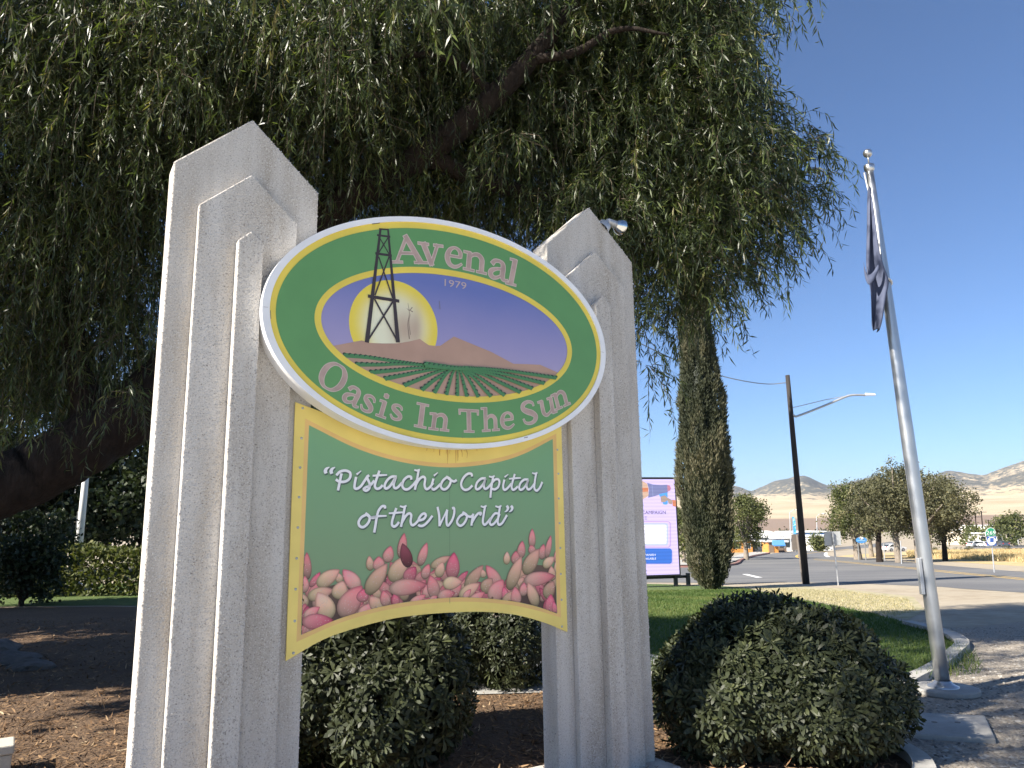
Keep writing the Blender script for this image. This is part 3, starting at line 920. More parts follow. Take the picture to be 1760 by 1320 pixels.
o_bot = sym([pp(*p) for p in ((85, 1186), (300, 1092), (500, 1034), (700, 1001), (900, 987), (1100, 998), (1250, 1025), (1390, 1066))])
o_top = sym([pp(*p) for p in ((128, 84), (390, 212), (620, 281), (840, 304), (1050, 284), (1200, 241), (1366, 158))])
i_bot = sym([pp(*p) for p in ((107, 1152), (300, 1070), (500, 1013), (700, 980), (900, 966), (1100, 979), (1250, 1006), (1370, 1046))])
i_top = sym([pp(*p) for p in ((147, 117), (390, 235), (620, 302), (840, 325), (1050, 305), (1200, 261), (1349, 185))])
s = Sheet(.0149); s.poly(list(o_bot) + list(reversed(o_top))); s.build('orange_line', [M['panel_orange']], panel, OFP)
M['panel_green'] = gradient_mat('panel_green', [(0., (.17, .30, .18)), (.42, (.225, .35, .19)), (1., (.20, .40, .21))], 2, 1.05 - ZP, 2.2 - ZP, nz=.05)
s = Sheet(.0153); s.poly(list(i_bot) + list(reversed(i_top))); s.build('green_field', [M['panel_green']], panel, OFP)
rs_ = np.random.default_rng(31)
sr = Sheet(.0156, .00002)
for k in range(26):
    u_ = rs_.normal(.06, .11); zt_ = np.interp(u_, [p[0] for p in top_o], [p[1] for p in top_o]) - .002; L_ = rs_.uniform(.03, .13) * math.exp(-((u_ - .06) / .2) ** 2)
    Pk = np.array([(u_ + rs_.normal(0, .002), zt_ - L_ * t) for t in np.linspace(0, 1, 5)])
    sr.rib(Pk, np.linspace(1, .25, 5) * rs_.uniform(.003, .010))
sr.build('rust_streaks', [plain('rust_streak', (.50, .27, .075), .7, noise=.2, nscale=30)], panel, OFP)['kind'] = 'stuff'
sr = Sheet(.01545, .00002)
sr.rib(np.array([(.045, 1.955), (.046, 1.16)]), .0022)
sr.build('seam', [plain('panel_seam', (.11, .20, .105), .6)], panel, OFP)
# pistachios printed along the bottom: base point, tip point, width, tint
NUTS = [(138, 880, 135, 755, 48, 1), (120, 945, 125, 868, 52, 1), (150, 915, 197, 848, 36, 2), (300, 895, 290, 850, 42, 0), (185, 908, 287, 837, 78, 0), (395, 925, 320, 838, 78, 1), (450, 835, 443, 768, 46, 0),
        (528, 795, 547, 720, 66, 1), (490, 835, 490, 770, 72, 1), (598, 775, 614, 660, 58, 1), (690, 812, 724, 706, 56, 1), (545, 885, 628, 772, 100, 0), (640, 818, 609, 710, 72, 3), (710, 875, 735, 808, 56, 1), (620, 888, 668, 822, 78, 2),
        (745, 818, 833, 768, 52, 0), (780, 868, 803, 798, 62, 0), (850, 880, 860, 756, 90, 2), (870, 900, 925, 842, 40, 2), (915, 925, 997, 818, 74, 0), (1010, 870, 1000, 832, 40, 0), (1092, 918, 1025, 818, 78, 1),
        (1120, 805, 1122, 746, 48, 0), (1188, 775, 1197, 695, 62, 1), (1165, 805, 1165, 743, 68, 1), (1245, 725, 1246, 636, 52, 1), (1290, 780, 1302, 710, 60, 1), (1315, 775, 1336, 670, 46, 1), (1250, 750, 1238, 712, 56, 1), (1205, 850, 1274, 738, 95, 0),
        (1300, 815, 1350, 772, 62, 0), (1362, 800, 1364, 738, 34, 1), (1366, 850, 1366, 790, 40, 0), (1345, 885, 1340, 818, 62, 0), (140, 965, 255, 932, 68, 0), (285, 975, 312, 893, 90, 0), (300, 1060, 398, 922, 122, 1), (255, 1070, 193, 952, 100, 0), (405, 990, 415, 930, 70, 2), (428, 950, 522, 812, 90, 0),
        (120, 1065, 192, 1018, 52, 1), (112, 1085, 258, 1086, 80, 2), (385, 1060, 465, 1003, 62, 1), (500, 1030, 450, 968, 74, 0), (530, 1010, 512, 938, 62, 1), (580, 1010, 565, 953, 48, 2), (540, 925, 712, 905, 90, 1), (720, 970, 738, 903, 60, 1), (770, 970, 745, 866, 80, 1),
        (805, 900, 893, 890, 74, 0), (780, 965, 858, 945, 66, 1), (640, 1000, 715, 958, 46, 1), (740, 985, 775, 962, 36, 1), (885, 965, 978, 903, 74, 0), (1000, 940, 1045, 878, 84, 0), (1040, 985, 1097, 888, 106, 1), (935, 990, 1005, 945, 54, 1), (1128, 930, 1187, 778, 86, 0), (1120, 985, 1105, 920, 50, 2),
        (1200, 960, 1205, 898, 60, 1), (1205, 885, 1345, 862, 86, 1), (1100, 1000, 1155, 940, 62, 0), (1170, 1005, 1160, 922, 76, 1), (1270, 1010, 1228, 903, 76, 0), (1310, 970, 1348, 893, 86, 0), (1330, 1050, 1337, 958, 80, 2), (1362, 1050, 1350, 990, 40, 2), (905, 975, 940, 930, 40, 1)]
TINT = {0: ((.60, .50, .28), (.66, .30, .25)), 1: ((.66, .44, .33), (.66, .15, .19)), 2: ((.62, .28, .26), (.56, .07, .15)), 3: ((.22, .05, .06), (.26, .06, .085))}
zlo = lambda u: np.interp(u, i_bot[:, 0], i_bot[:, 1])
zhi = lambda u: np.interp(u, i_top[:, 0], i_top[:, 1])
ul, ur = i_bot[0, 0], i_bot[-1, 0]
def into_field(u, z):
    u = np.clip(u, ul + .002, ur - .002)
    return u, np.maximum(z, zlo(u) + .001)
V, C, T = [], [], []
d = .0158
# dark bed of stalks behind the nuts
bed = [(105, 960), (160, 900), (300, 870), (420, 930), (500, 850), (560, 800), (660, 790), (720, 850), (800, 830), (880, 870), (960, 890), (1020, 870), (1110, 900), (1180, 820), (1260, 780), (1340, 790), (1372, 830)]
bt = np.array([pp(*p) for p in bed])
us = np.linspace(ul + .003, ur - .003, 60)
for u in us:
    V += [(u, -d, zlo(u) + .001 - ZP), (u, -d, np.interp(u, bt[:, 0], bt[:, 1]) - .03 - ZP)]
    C += [(.085, .05, .045), (.16, .10, .075)]
for i in range(59): T += [(2 * i, 2 * i + 2, 2 * i + 3), (2 * i, 2 * i + 3, 2 * i + 1)]
rn = np.random.default_rng(5)
FILL = []
bedx = [p[0] for p in bed]; bedy = [p[1] for p in bed]
for k in range(95):
    x_ = rn.uniform(112, 1366); top_ = np.interp(x_, bedx, bedy); low_ = np.interp(x_, [107, 300, 500, 700, 900, 1100, 1250, 1370], [1152, 1070, 1013, 980, 966, 979, 1006, 1046])
    y_ = rn.uniform(top_ + 18, low_ + 5); a_ = rn.uniform(-2.6, -.5); L_ = rn.uniform(62, 92)
    FILL.append((y_, (x_ - .5 * L_ * math.cos(a_), y_ - .5 * L_ * math.sin(a_), x_ + .5 * L_ * math.cos(a_), y_ + .5 * L_ * math.sin(a_), rn.uniform(50, 70), int(rn.choice([0, 1, 1, 2])))))
FILL = [q for _, q in sorted(FILL)]
for ni, (bx, by, tx, ty, w, tint) in enumerate(FILL + NUTS):
    d += .00003
    A, B = np.array(pp(bx, by)), np.array(pp(tx, ty)); B = B + (B - A) * .10
    ax = B - A; L = np.linalg.norm(ax); ax /= L; pr = np.array([-ax[1], ax[0]])
    W = w / 2.869 / F_PX * 4.9 * 1.04 / 2
    k0 = len(V)
    nt = 22
    prof = []
    for k in range(nt):       # outline: round at the base, drawn out to a point at the tip
        t = 2 * math.pi * k / nt
        x = .5 - .5 * math.cos(t)
        y = math.copysign(1.82 * x ** .52 * max(0., 1 - x) ** .80, math.sin(t)) * (1 if abs(math.sin(t)) > 1e-6 else 0)
        prof.append((x, y))
    lo, hi = (np.array(c) for c in TINT[tint])
    j = rn.normal(1, .10) * (.80 if ni < len(FILL) else 1.)
    for ringf in (1., .78, .48, .0):
        for x, y in (prof if ringf > 0 else [(.5, 0)]):
            xx = .5 + (x - .5) * ringf; yy = y * ringf
            P = A + ax * L * xx + pr * W * yy
            P = into_field(*P)
            c = lo * (1 - xx ** .9) + hi * xx ** .9
            up_l = P[1] - (A + ax * L * .5)[1]
            c = c * j * (1.0 + up_l / (W + L) * 1.7) * (1. if ringf < .9 else .50) * (1.15 if ringf < .5 else 1.)
            V.append((P[0], -d, P[1] - ZP)); C.append(np.clip(c, .02, .9))
    for ri in range(2):
        for k in range(nt):
            k2 = (k + 1) % nt
            a, b, c_, e = k0 + ri * nt + k, k0 + ri * nt + k2, k0 + (ri + 1) * nt + k2, k0 + (ri + 1) * nt + k
            T += [(a, b, c_), (a, c_, e)]
    for k in range(nt): T.append((k0 + 2 * nt + k, k0 + 2 * nt + (k + 1) % nt, k0 + 3 * nt))
    if tint < 3:   # water-drop flecks
        for q in range(int(w / 5)):
            x, y = rn.uniform(.2, .85), rn.uniform(-.6, .6) * .8
            P = into_field(*(A + ax * L * x + pr * W * y))
            r_ = rn.uniform(.0012, .0026); k1 = len(V)
            for k in range(5):
                V.append((P[0] + r_ * math.cos(k * 1.257), -d - .00003, P[1] + r_ * math.sin(k * 1.257) - ZP)); C.append((.66, .50, .45))
            T += [(k1, k1 + 1, k1 + 2), (k1, k1 + 2, k1 + 3), (k1, k1 + 3, k1 + 4)]
tri_mesh('printed_pistachios', V, T, M['ink'], panel, ink=C)

# white script with dark drop shadows, traced stroke by stroke
def za(a, b): return (550 + a / 8.8, 795 + b / 8.8)
def zb(a, b): return (740 + a / 8.8, 795 + b / 8.8)
SCRIPT = [
 (za, [[(135, 70, 10), (95, 95, 34), (76, 130, 44), (86, 160, 40)], [(220, 72, 10), (180, 98, 34), (163, 135, 44), (173, 165, 40)]]),
 (za, [[(320, 170), (295, 290), (268, 418)], [(245, 190), (300, 138), (380, 122), (445, 150), (455, 210), (420, 265), (350, 292), (280, 285), (238, 258)]]),
 (za, [[(540, 222), (520, 330), (520, 385), (555, 395), (610, 360), (660, 290), (715, 205)], [(552, 178, 28), (615, 128, 10)]]),
 (za, [[(735, 195), (712, 215), (718, 255), (745, 320), (740, 390), (695, 425), (657, 405), (690, 375), (750, 350), (815, 275)]]),
 (za, [[(893, 128), (850, 250), (825, 350), (850, 395), (900, 385), (940, 345)], [(795, 200, 24), (900, 193, 28), (1005, 188, 20)]]),
 (za, [[(1150, 215), (1080, 215), (1010, 270), (972, 350), (990, 393), (1040, 370), (1100, 290), (1140, 225), (1110, 330), (1125, 385), (1170, 375), (1235, 305)]]),
 (za, [[(1375, 255), (1370, 218), (1320, 215), (1260, 270), (1240, 350), (1270, 400), (1330, 400), (1400, 340), (1450, 280)]]),
 (za, [[(1425, 112, 22), (1462, 122, 26), (1500, 108, 22)], [(1487, 110), (1460, 270), (1430, 408)], [(1438, 350), (1490, 260), (1550, 215), (1585, 245), (1575, 340), (1600, 400), (1650, 380), (1705, 310)]]),
 (zb, [[(38, 246), (12, 350), (30, 405), (75, 392), (145, 325)], [(48, 197, 28), (102, 153, 10)]]),
 (zb, [[(240, 222), (180, 275), (150, 350), (175, 400), (225, 400), (275, 350), (300, 280), (280, 240), (235, 215)], [(240, 218), (300, 265), (350, 285), (386, 266)]]),
 (zb, [[(620, 208), (612, 172), (560, 170), (500, 220), (460, 300), (465, 370), (510, 412), (570, 400), (625, 350)]]),
 (zb, [[(825, 238), (760, 245), (700, 300), (678, 370), (695, 405), (740, 385), (800, 310), (825, 240), (800, 340), (815, 395), (860, 380), (920, 310)]]),
 (zb, [[(882, 210, 22), (920, 218, 26), (960, 204, 22)], [(942, 210), (915, 370), (898, 528)], [(922, 305), (970, 258), (1018, 255), (1036, 300), (1015, 370), (965, 405), (918, 395)]]),
 (zb, [[(1110, 263), (1092, 350), (1105, 410), (1150, 395), (1215, 320)], [(1117, 218, 26), (1167, 180, 10)]]),
 (zb, [[(1267, 177), (1235, 290), (1220, 370), (1240, 412), (1280, 395), (1312, 362)], [(1185, 246, 22), (1270, 238, 26), (1355, 233, 20)]]),
 (zb, [[(1470, 257), (1410, 260), (1355, 310), (1335, 375), (1352, 412), (1400, 390), (1455, 310), (1470, 260), (1448, 350), (1465, 405), (1510, 390), (1572, 310)]]),
 (zb, [[(1533, 158, 22), (1570, 168, 26), (1607, 154, 22)], [(1592, 160), (1570, 290), (1565, 390), (1600, 425), (1645, 380), (1682, 298)]]),
 (za, [[(690, 790), (620, 830), (580, 900), (595, 960), (650, 975), (710, 930), (745, 860), (735, 808), (685, 768)], [(690, 770), (750, 825), (800, 835), (850, 815)]]),
 (za, [[(978, 692), (975, 662), (930, 665), (880, 730), (855, 820), (835, 940), (815, 1053)], [(760, 832, 22), (870, 812, 28), (997, 806, 20)]]),
 (za, [[(1147, 693), (1110, 800), (1085, 890), (1085, 945), (1115, 968), (1155, 945), (1187, 903)], [(1040, 768, 22), (1140, 760, 26), (1247, 752, 22)]]),
 (za, [[(1207, 660, 22), (1255, 672, 26), (1300, 654, 22)], [(1280, 660), (1250, 820), (1220, 968)], [(1232, 910), (1290, 810), (1345, 768), (1375, 800), (1365, 890), (1385, 945), (1430, 930), (1485, 872)]]),
 (za, [[(1485, 878), (1560, 855), (1595, 805), (1575, 770), (1530, 790), (1490, 850), (1475, 920), (1500, 955), (1560, 950), (1630, 890), (1692, 808)]]),
 (zb, [[(100, 675), (125, 800), (130, 958)], [(130, 955, 30), (190, 830, 24), (245, 715, 24)], [(245, 718), (235, 830), (240, 930), (265, 948), (320, 870), (352, 770), (350, 692), (322, 692)]]),
 (zb, [[(490, 780), (440, 810), (400, 870), (400, 920), (440, 955), (490, 930), (530, 870), (545, 810), (525, 778), (480, 753)], [(490, 757), (550, 805), (600, 820), (635, 798)]]),
 (zb, [[(640, 778), (625, 860), (612, 950)], [(618, 910), (670, 820), (715, 770), (757, 763), (742, 797)]]),
 (zb, [[(757, 660, 22), (795, 672, 26), (837, 654, 22)], [(820, 660), (795, 800), (785, 900), (810, 940), (850, 910), (905, 840)]]),
 (zb, [[(1030, 772), (970, 770), (920, 830), (890, 900), (907, 940), (950, 925), (1010, 850), (1037, 778)], [(978, 660, 22), (1020, 672, 26), (1063, 654, 22)], [(1045, 660), (1020, 820), (1010, 900), (1030, 940), (1080, 910), (1147, 798)]]),
 (zb, [[(1148, 655, 40), (1165, 690, 42), (1145, 730, 26), (1118, 743, 10)], [(1213, 655, 40), (1230, 690, 42), (1210, 730, 26), (1183, 743, 10)]]),
]
for zf, strokes in SCRIPT:
    sh = Sheet(.0208, .00003)
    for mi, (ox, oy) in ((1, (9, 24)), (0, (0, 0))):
        for st in strokes:
            q = np.array([(p[0] + ox, p[1] + oy) for p in st], float)
            w = np.array([p[2] if len(p) > 2 else 33 for p in st], float)
            Q = catmull(np.c_[q, w], 7)
            P = np.array([sp(*zf(a, b), DP) for a, b in Q[:, :2]])
            sh.rib(P, Q[:, 2] / 8.8 / F_PX * 5.15, mi, ext=.002)
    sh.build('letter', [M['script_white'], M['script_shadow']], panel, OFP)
for a, b in [(116, 33), (110, 181), (103, 326), (98, 472), (92, 622), (86, 774), (81, 926), (77, 1083), (70, 1241), (1372, 238), (1377, 356), (1379, 478), (1383, 600), (1387, 723), (1389, 851), (1393, 978), (1395, 1110)]:
    u, z = pp(a, b)
    MB().lathe([(.0001, .0045), (.004, .004), (.0065, .002), (.0075, 0)], (u, -.0145, z - ZP), 12, axis=(0, -1, 0)).build('screw', M['galv'], panel, smooth=True)

# ---- floodlight on the right pillar
yb = .03
def fl(px, py, back=0.):
    u, z = sp(px, py, -yb - back); return np.array([u - S_HALF, yb + back, z])
lamp = empty('floodlight', SIGN_O + SU * S_HALF, PHI)
tag(lamp, 'silver floodlight bulb on grey socket at top of right stucco pillar', 'floodlight')
slope = np.array([LAYERS[0][0], 0, LAYERS[0][1] - LAYERS[0][2]]); slope /= np.linalg.norm(slope)
nrm = np.array([-slope[2], 0, slope[0]])
pm_ = fl(1034, 375)
p0 = pm_.copy(); p0[2] = LAYERS[0][2] - pm_[0] * .9106
MB().lathe([(.0001, .062), (.03, .060), (.050, .042), (.054, .0), (.054, -.01)], p0, 20, axis=nrm).build('mounting_box', M['galv'], lamp, smooth=True)
b_ = fl(1044, 380, .01); e_ = fl(1061, 388, .03)
axd = e_ - b_; axd /= np.linalg.norm(axd)
MB().tube([p0 + nrm * .03, b_ - axd * .005, b_ + axd * .02], .013, 10).build('swivel', M['galv'], lamp, smooth=True)
MB().lathe([(.0001, 0), (.022, .002), (.026, .02), (.028, .07), (.031, .085), (.0001, .086)], b_, 18, axis=axd).build('socket', M['galv'], lamp, smooth=True)
M['mirror'] = plain('mirror_bulb', (.75, .75, .72), .12, metal=1.)
M['bulb_glass'] = plain('bulb_glass', (.6, .6, .58), .25)
bb = MB().lathe([(.018, 0), (.024, .015), (.040, .035), (.054, .058), (.061, .08), (.062, .088)], b_ + axd * .07, 24, axis=axd).build('bulb', M['mirror'], lamp, smooth=True)
MB().lathe([(.062, .088), (.050, .094), (.0001, .098)], b_ + axd * .07, 24, axis=axd).build('lens', M['bulb_glass'], bb, smooth=True)

# ================================================================== VEGETATION
def unit(a):
    return a / (np.linalg.norm(a, axis=-1, keepdims=True) + 1e-9)

def leaf_arrays(base, dirn, side, length, width, curl, shape='lance'):
    """n curved leaves as 6-vertex blades -> verts (n*6,3), tris (n*4,3)"""
    n = len(base)
    nr = unit(np.cross(dirn, side))
    if shape == 'kite':       # four-vertex blade for foliage that is only a few pixels long
        V = np.empty((n, 4, 3))
        for k, (t, s_) in enumerate([(0, 0), (.45, 1), (.45, -1), (1, 0)]):
            V[:, k] = base + dirn * (t * length)[:, None] + side * (s_ * width / 2)[:, None] + nr * (curl * length * t * t * 1.3)[:, None]
        o = np.arange(n)[:, None] * 4
        return V.reshape(-1, 3), np.concatenate([o + np.array([0, 2, 1]), o + np.array([1, 2, 3])], 0)
    if shape == 'lance':
        prof = [(0, 0), (.38, 1), (.38, -1), (.74, .72), (.74, -.72), (1, 0)]
    elif shape == 'obovate':
        prof = [(0, 0), (.45, .72), (.45, -.72), (.80, 1), (.80, -1), (1, 0)]
    else:
        prof = [(0, 0), (.35, 1), (.35, -1), (.70, .9), (.70, -.9), (1, 0)]
    V = np.empty((n, 6, 3))
    for k, (t, s) in enumerate(prof):
        fold = .18 * abs(s)
        V[:, k] = base + dirn * (t * length)[:, None] + side * (s * width / 2)[:, None] + nr * (curl * length * t * t)[:, None] + nr * (fold * width)[:, None]
    o = np.arange(n)[:, None] * 6
    T = np.concatenate([o + np.array([0, 2, 1]), o + np.array([1, 2, 4]), o + np.array([1, 4, 3]), o + np.array([3, 4, 5])], 0)
    return V.reshape(-1, 3), T

def any_side(d, r):
    q = r.normal(size=d.shape)
    return unit(np.cross(d, q))

M['bark'] = noise_mix('bark', [(.3, (.014, .010, .008)), (.7, (.036, .026, .020))], 9, .95, bump=.05, bscale=14, stretch=(1, 1, .35))
M['bark_pale'] = noise_mix('bark_pale', [(.3, (.15, .12, .095)), (.7, (.30, .26, .21))], 9, .95, bump=.03, bscale=14, stretch=(1, 1, .3))
M['leaf_weep'] = leaf_mat('weeping_leaf', [(0., (.026, .037, .015)), (.5, (.052, .072, .024)), (.85, (.125, .165, .044)), (1., (.19, .17, .06))], rough=.42, transl=.30, spec=.5)
M['leaf_bush'] = leaf_mat('pittosporum_leaf', [(0., (.024, .030, .015)), (.6, (.043, .052, .024)), (1., (.085, .096, .04))], rough=.5, transl=.16, spec=.32)
M['leaf_far'] = leaf_mat('broad_leaf', [(0., (.055, .068, .024)), (.6, (.105, .12, .042)), (1., (.19, .18, .065))], rough=.6, transl=.25, spec=.3)
M['leaf_far_olive'] = leaf_mat('olive_leaf', [(0., (.060, .062, .034)), (.6, (.11, .108, .055)), (1., (.18, .16, .08))], rough=.6, transl=.2, spec=.3)
M['leaf_dark'] = leaf_mat('dark_leaf', [(0., (.016, .026, .012)), (.7, (.034, .05, .02)), (1., (.06, .08, .028))], rough=.5, transl=.2, spec=.35)
M['leaf_cypress'] = leaf_mat('cypress_spray', [(0., (.036, .044, .028)), (.6, (.082, .088, .052)), (1., (.14, .13, .08))], rough=.7, transl=.12, spec=.2)
M['twig'] = plain('twig', (.10, .075, .05), .9)

def weeping_crown(name, lobes, per_m3, parent, mat, seed, leaves_per=24, leaf=(.085, .14), width=.0125, hang=(.45, .95), minimum=12, spread=.5, arch=.55):
    """lobes: (centre xyz, radius xyz) -> hanging leafy sprays through the lobes' volume, denser near the outside"""
    r = np.random.default_rng(seed)
    B, D, Sd, Ln, Wd, Cu, Va = [], [], [], [], [], [], []
    TW, TT, tn = [], [], 0
    for c, rd, dens in lobes:
        c, rd = np.asarray(c, float), np.asarray(rd, float)
        n = max(minimum, int(4.19 * rd.prod() * per_m3 * dens))
        q = unit(r.normal(size=(n, 3))) * (r.uniform(.12, 1, n) ** .42)[:, None]
        p0 = c + q * rd
        out = q.copy(); out[:, 2] *= .2
        out = unit(out + r.normal(0, .35, (n, 3)) * np.array([1, 1, .3]))
        L = r.uniform(*hang, n)
        tone = np.where(r.uniform(size=n) < .17, r.normal(.80, .08, n), r.normal(.40, .15, n))  # a share of sprays is coloured brighter to read as sunlit
        k = leaves_per
        t = (np.arange(k)[None, :] + r.uniform(0, 1, (n, k))) / k
        def path(tt):
            return p0[:, None, :] + out[:, None, :] * (L[:, None] * arch * (1 - (1 - tt) ** 2))[..., None] + np.array([0, 0, -1.]) * (L[:, None] * (.95 * tt ** 1.7 - .10 * tt))[..., None]
        P = path(t); P2 = path(np.minimum(t + .03, 1.03))
        tang = unit(P2 - P)
        d = unit(tang * .55 + np.array([0, 0, -1.]) * r.uniform(.1, 1.1, (n, k))[..., None] + r.normal(0, spread, (n, k, 3)))
        d = d.reshape(-1, 3)
        B.append(P.reshape(-1, 3)); D.append(d); Sd.append(any_side(d, r))
        m = n * k
        Ln.append(r.uniform(*leaf, m)); Wd.append(width * r.uniform(.75, 1.25, m)); Cu.append(r.normal(0, .16, m))
        Va.append(np.clip(np.repeat(tone, k) + r.normal(0, .13, m), 0, 1))
        # the twig itself: a thin three-sided strip
        ts = np.linspace(0, 1, 4)[None, :].repeat(n, 0)
        Q = path(ts)
        sd = any_side(out, r)
        w = np.array([.004, .0033, .0024, .001])[None, :, None]
        A_, B_ = Q + sd[:, None, :] * w, Q - sd[:, None, :] * w
        vv = np.stack([A_, B_], 2).reshape(n, 8, 3)
        o = tn + np.arange(n)[:, None] * 8
        for i in range(3):
            TT.append(o + np.array([2 * i, 2 * i + 1, 2 * i + 3])); TT.append(o + np.array([2 * i, 2 * i + 3, 2 * i + 2]))
        TW.append(vv.reshape(-1, 3)); tn += n * 8
    B, D, Sd = map(np.concatenate, (B, D, Sd)); Ln, Wd, Cu, Va = map(np.concatenate, (Ln, Wd, Cu, Va))
    V, T = leaf_arrays(B, D, Sd, Ln, Wd * 1.12, Cu, 'kite')
    o = tri_mesh(name, V, T, mat, parent, v=np.repeat(Va, 4))
    o['kind'] = 'stuff'
    tw = tri_mesh('twigs', np.concatenate(TW), np.concatenate(TT), M['twig'], parent)
    tw['kind'] = 'stuff'
    return len(B)

def limb(mb, pts, rads, seg=12, per=5, wob=.03, seed=0):
    r = np.random.default_rng(seed)
    P = catmull(np.c_[np.asarray(pts, float), np.asarray(rads, float)], per)
    P[1:-1, :3] += r.normal(0, wob, (len(P) - 2, 3)) * P[1:-1, 3:4] * 2
    mb.tube(P[:, :3], P[:, 3], seg)

# ---- the big weeping tree behind the sign
def lobe_px(px, py, Y, rpx, dens=1., flat=1.):
    c = at(px, py, Y)
    r = rpx / F_PX * np.linalg.norm(c - CP)
    return (c, (r, r * 1.15, r * flat), dens)
big = empty('weeping_tree', (-7.4, 7.4, 0))
tag(big, 'huge weeping tree with narrow drooping leaves and leaning trunk behind the sign', 'tree')
def loc(p, root): return np.asarray(p, float) - np.array(root.location)
LOBES = [lobe_px(*q) for q in (
    # right-hand side, out to the blue sky
    (1195, 30, 9.2, 80, .9), (1100, 60, 9.6, 120), (1000, 110, 9.6, 130), (1180, 160, 9.0, 95), (1265, 200, 9.0, 62, .9), (1350, 215, 9.2, 36, .8), (1120, 280, 9.4, 120), (1250, 300, 8.8, 85), (1345, 300, 9.0, 58, .9), (1380, 320, 9.0, 28, .8), (1375, 240, 9.1, 16, .7),
    (1230, 400, 8.8, 75), (1330, 385, 8.8, 48, .9), (1140, 420, 9.0, 85), (1150, 510, 8.8, 52), (1110, 560, 8.8, 34), (1250, 470, 8.6, 36, .8), (1200, 500, 8.7, 40), (1110, 625, 8.8, 18, .8), (1030, 380, 8.8, 80),
    # over the oval
    (900, 60, 9.8, 130, .6), (800, 100, 9.6, 140, .7), (900, 200, 9.4, 110, .6), (800, 260, 9.6, 120), (980, 240, 9.4, 110), (720, 180, 9.2, 120), (690, 320, 9.6, 95), (870, 320, 9.2, 70), (960, 340, 9.0, 60),
    # behind the left pillar
    (660, 50, 8.6, 130), (560, 60, 8.2, 100), (480, 150, 8.4, 130), (600, 190, 8.2, 95), (580, 300, 8.8, 80), (400, 50, 8.4, 130), (330, 180, 8.0, 95), (420, 260, 8.8, 110),
    (275, 40, 6.7, 38, 1.2), (290, 120, 6.6, 42, 1.2), (560, 40, 6.8, 40, 1.2), (590, 110, 6.7, 34, 1.2), (880, 240, 7.6, 34, 1.1), (150, 40, 6.9, 36, 1.1),
    (280, 60, 7.8, 100), (170, 110, 8.2, 130), (50, 60, 8.2, 140), (60, 210, 8.0, 130), (200, 260, 8.0, 110), (280, 330, 8.2, 90), (110, 350, 8.0, 110), (10, 400, 8.0, 110), (200, 420, 8.2, 90),
    (100, 490, 8.2, 90), (30, 560, 8.2, 80), (190, 540, 8.4, 65), (90, 620, 8.4, 60), (20, 680, 8.2, 55), (210, 640, 8.2, 40, .8), (235, 560, 8.0, 40), (70, 720, 8.0, 32, .8), (240, 490, 9.6, 60), (250, 600, 9.6, 50), (150, 650, 9.6, 60), (60, 640, 9.8, 70), (800, 370, 10.4, 50), (900, 385, 10.4, 50), (700, 380, 10.4, 50), (1010, 420, 10.2, 45), (20, 520, 9.8, 70), (225, 690, 7.6, 18, .8), (10, 760, 8.6, 30, .8),
)]
OVERHEAD = [((-3.0, 3.2, 7.2), (1.3, 1.3, .8), .45), ((-2.4, 1.4, 7.4), (1.4, 1.2, .8), .4), ((-4.6, 5.6, 7.4), (1.4, 1.3, .9), .2), ((-1.4, 5.9, 7.3), (1.6, 1.4, .8), .5), ((.6, 7.0, 8.4), (1.7, 1.5, .9), .5),
            ((2.6, 9.2, 9.6), (1.8, 1.7, 1.0), .5), ((-1.6, 8.6, 9.3), (1.9, 1.7, 1.0), .5), ((-4.6, 8.4, 9.4), (1.9, 1.7, 1.1), .5), ((-6.8, 7.6, 8.6), (1.8, 1.6, 1.2), .5), ((-7.2, 6.2, 6.6), (1.3, 1.2, 1.1), .5), ((1.2, 10.6, 9.2), (1.8, 1.6, 1.2), .5)]
ro = np.random.default_rng(9)  # more lobes out of view, added to shade the right shrub and gravel
for s_ in (-.2, 1.3, 2.8, 4.2):
    for p_ in (2.5, 3.05, 5.65):
        if (s_ > 3.5 and p_ > 4) or ro.uniform() < .10: continue
        c_ = s_ * np.array([-.879, -.477]) + p_ * np.array([-.477, .879]) + ro.normal(0, .22, 2)
        OVERHEAD.append(((c_[0], c_[1], 7.35 + .12 * s_ + ro.normal(0, .12)), (.95, .95, .5), 1.35))
root_l = np.array(big.location)
n1 = weeping_crown('crown', [(np.asarray(c) - root_l, r, d) for c, r, d in LOBES[20:]], 140, big, M['leaf_weep'], 21)
n1 = weeping_crown('side_crown', [(np.asarray(c) - root_l, r, d) for c, r, d in LOBES[:20]], 250, big, M['leaf_weep'], 24, leaves_per=22, leaf=(.10, .16), width=.0145, hang=(.30, .62), spread=.55, arch=.85)
INNER = []
ri = np.random.default_rng(23)
for c, rd, dn in LOBES:
    q_ = at(*[880 + F_PX * ((np.asarray(c) - CP) @ CR) / ((np.asarray(c) - CP) @ fw), 660 - F_PX * ((np.asarray(c) - CP) @ CU) / ((np.asarray(c) - CP) @ fw)], c[1] + 1.3)
    if rd[0] > .38: INNER.append((q_ - root_l, np.asarray(rd) * .82))
nB, nT = [], []
for c, rd in INNER:
    m_ = int(360 * rd[0] ** 2 / .5)
    q = unit(ri.normal(size=(m_, 3))) * (ri.uniform(0, 1, m_) ** .4)[:, None] * rd + c
    nB.append(q)
nB = np.concatenate(nB); m_ = len(nB)
d_ = unit(ri.normal(0, .5, (m_, 3)) + np.array([0, 0, -1.]))
Vq, Tq = leaf_arrays(nB, d_, any_side(d_, ri), ri.uniform(.18, .34, m_), ri.uniform(.03, .055, m_), ri.normal(0, .15, m_), 'kite')
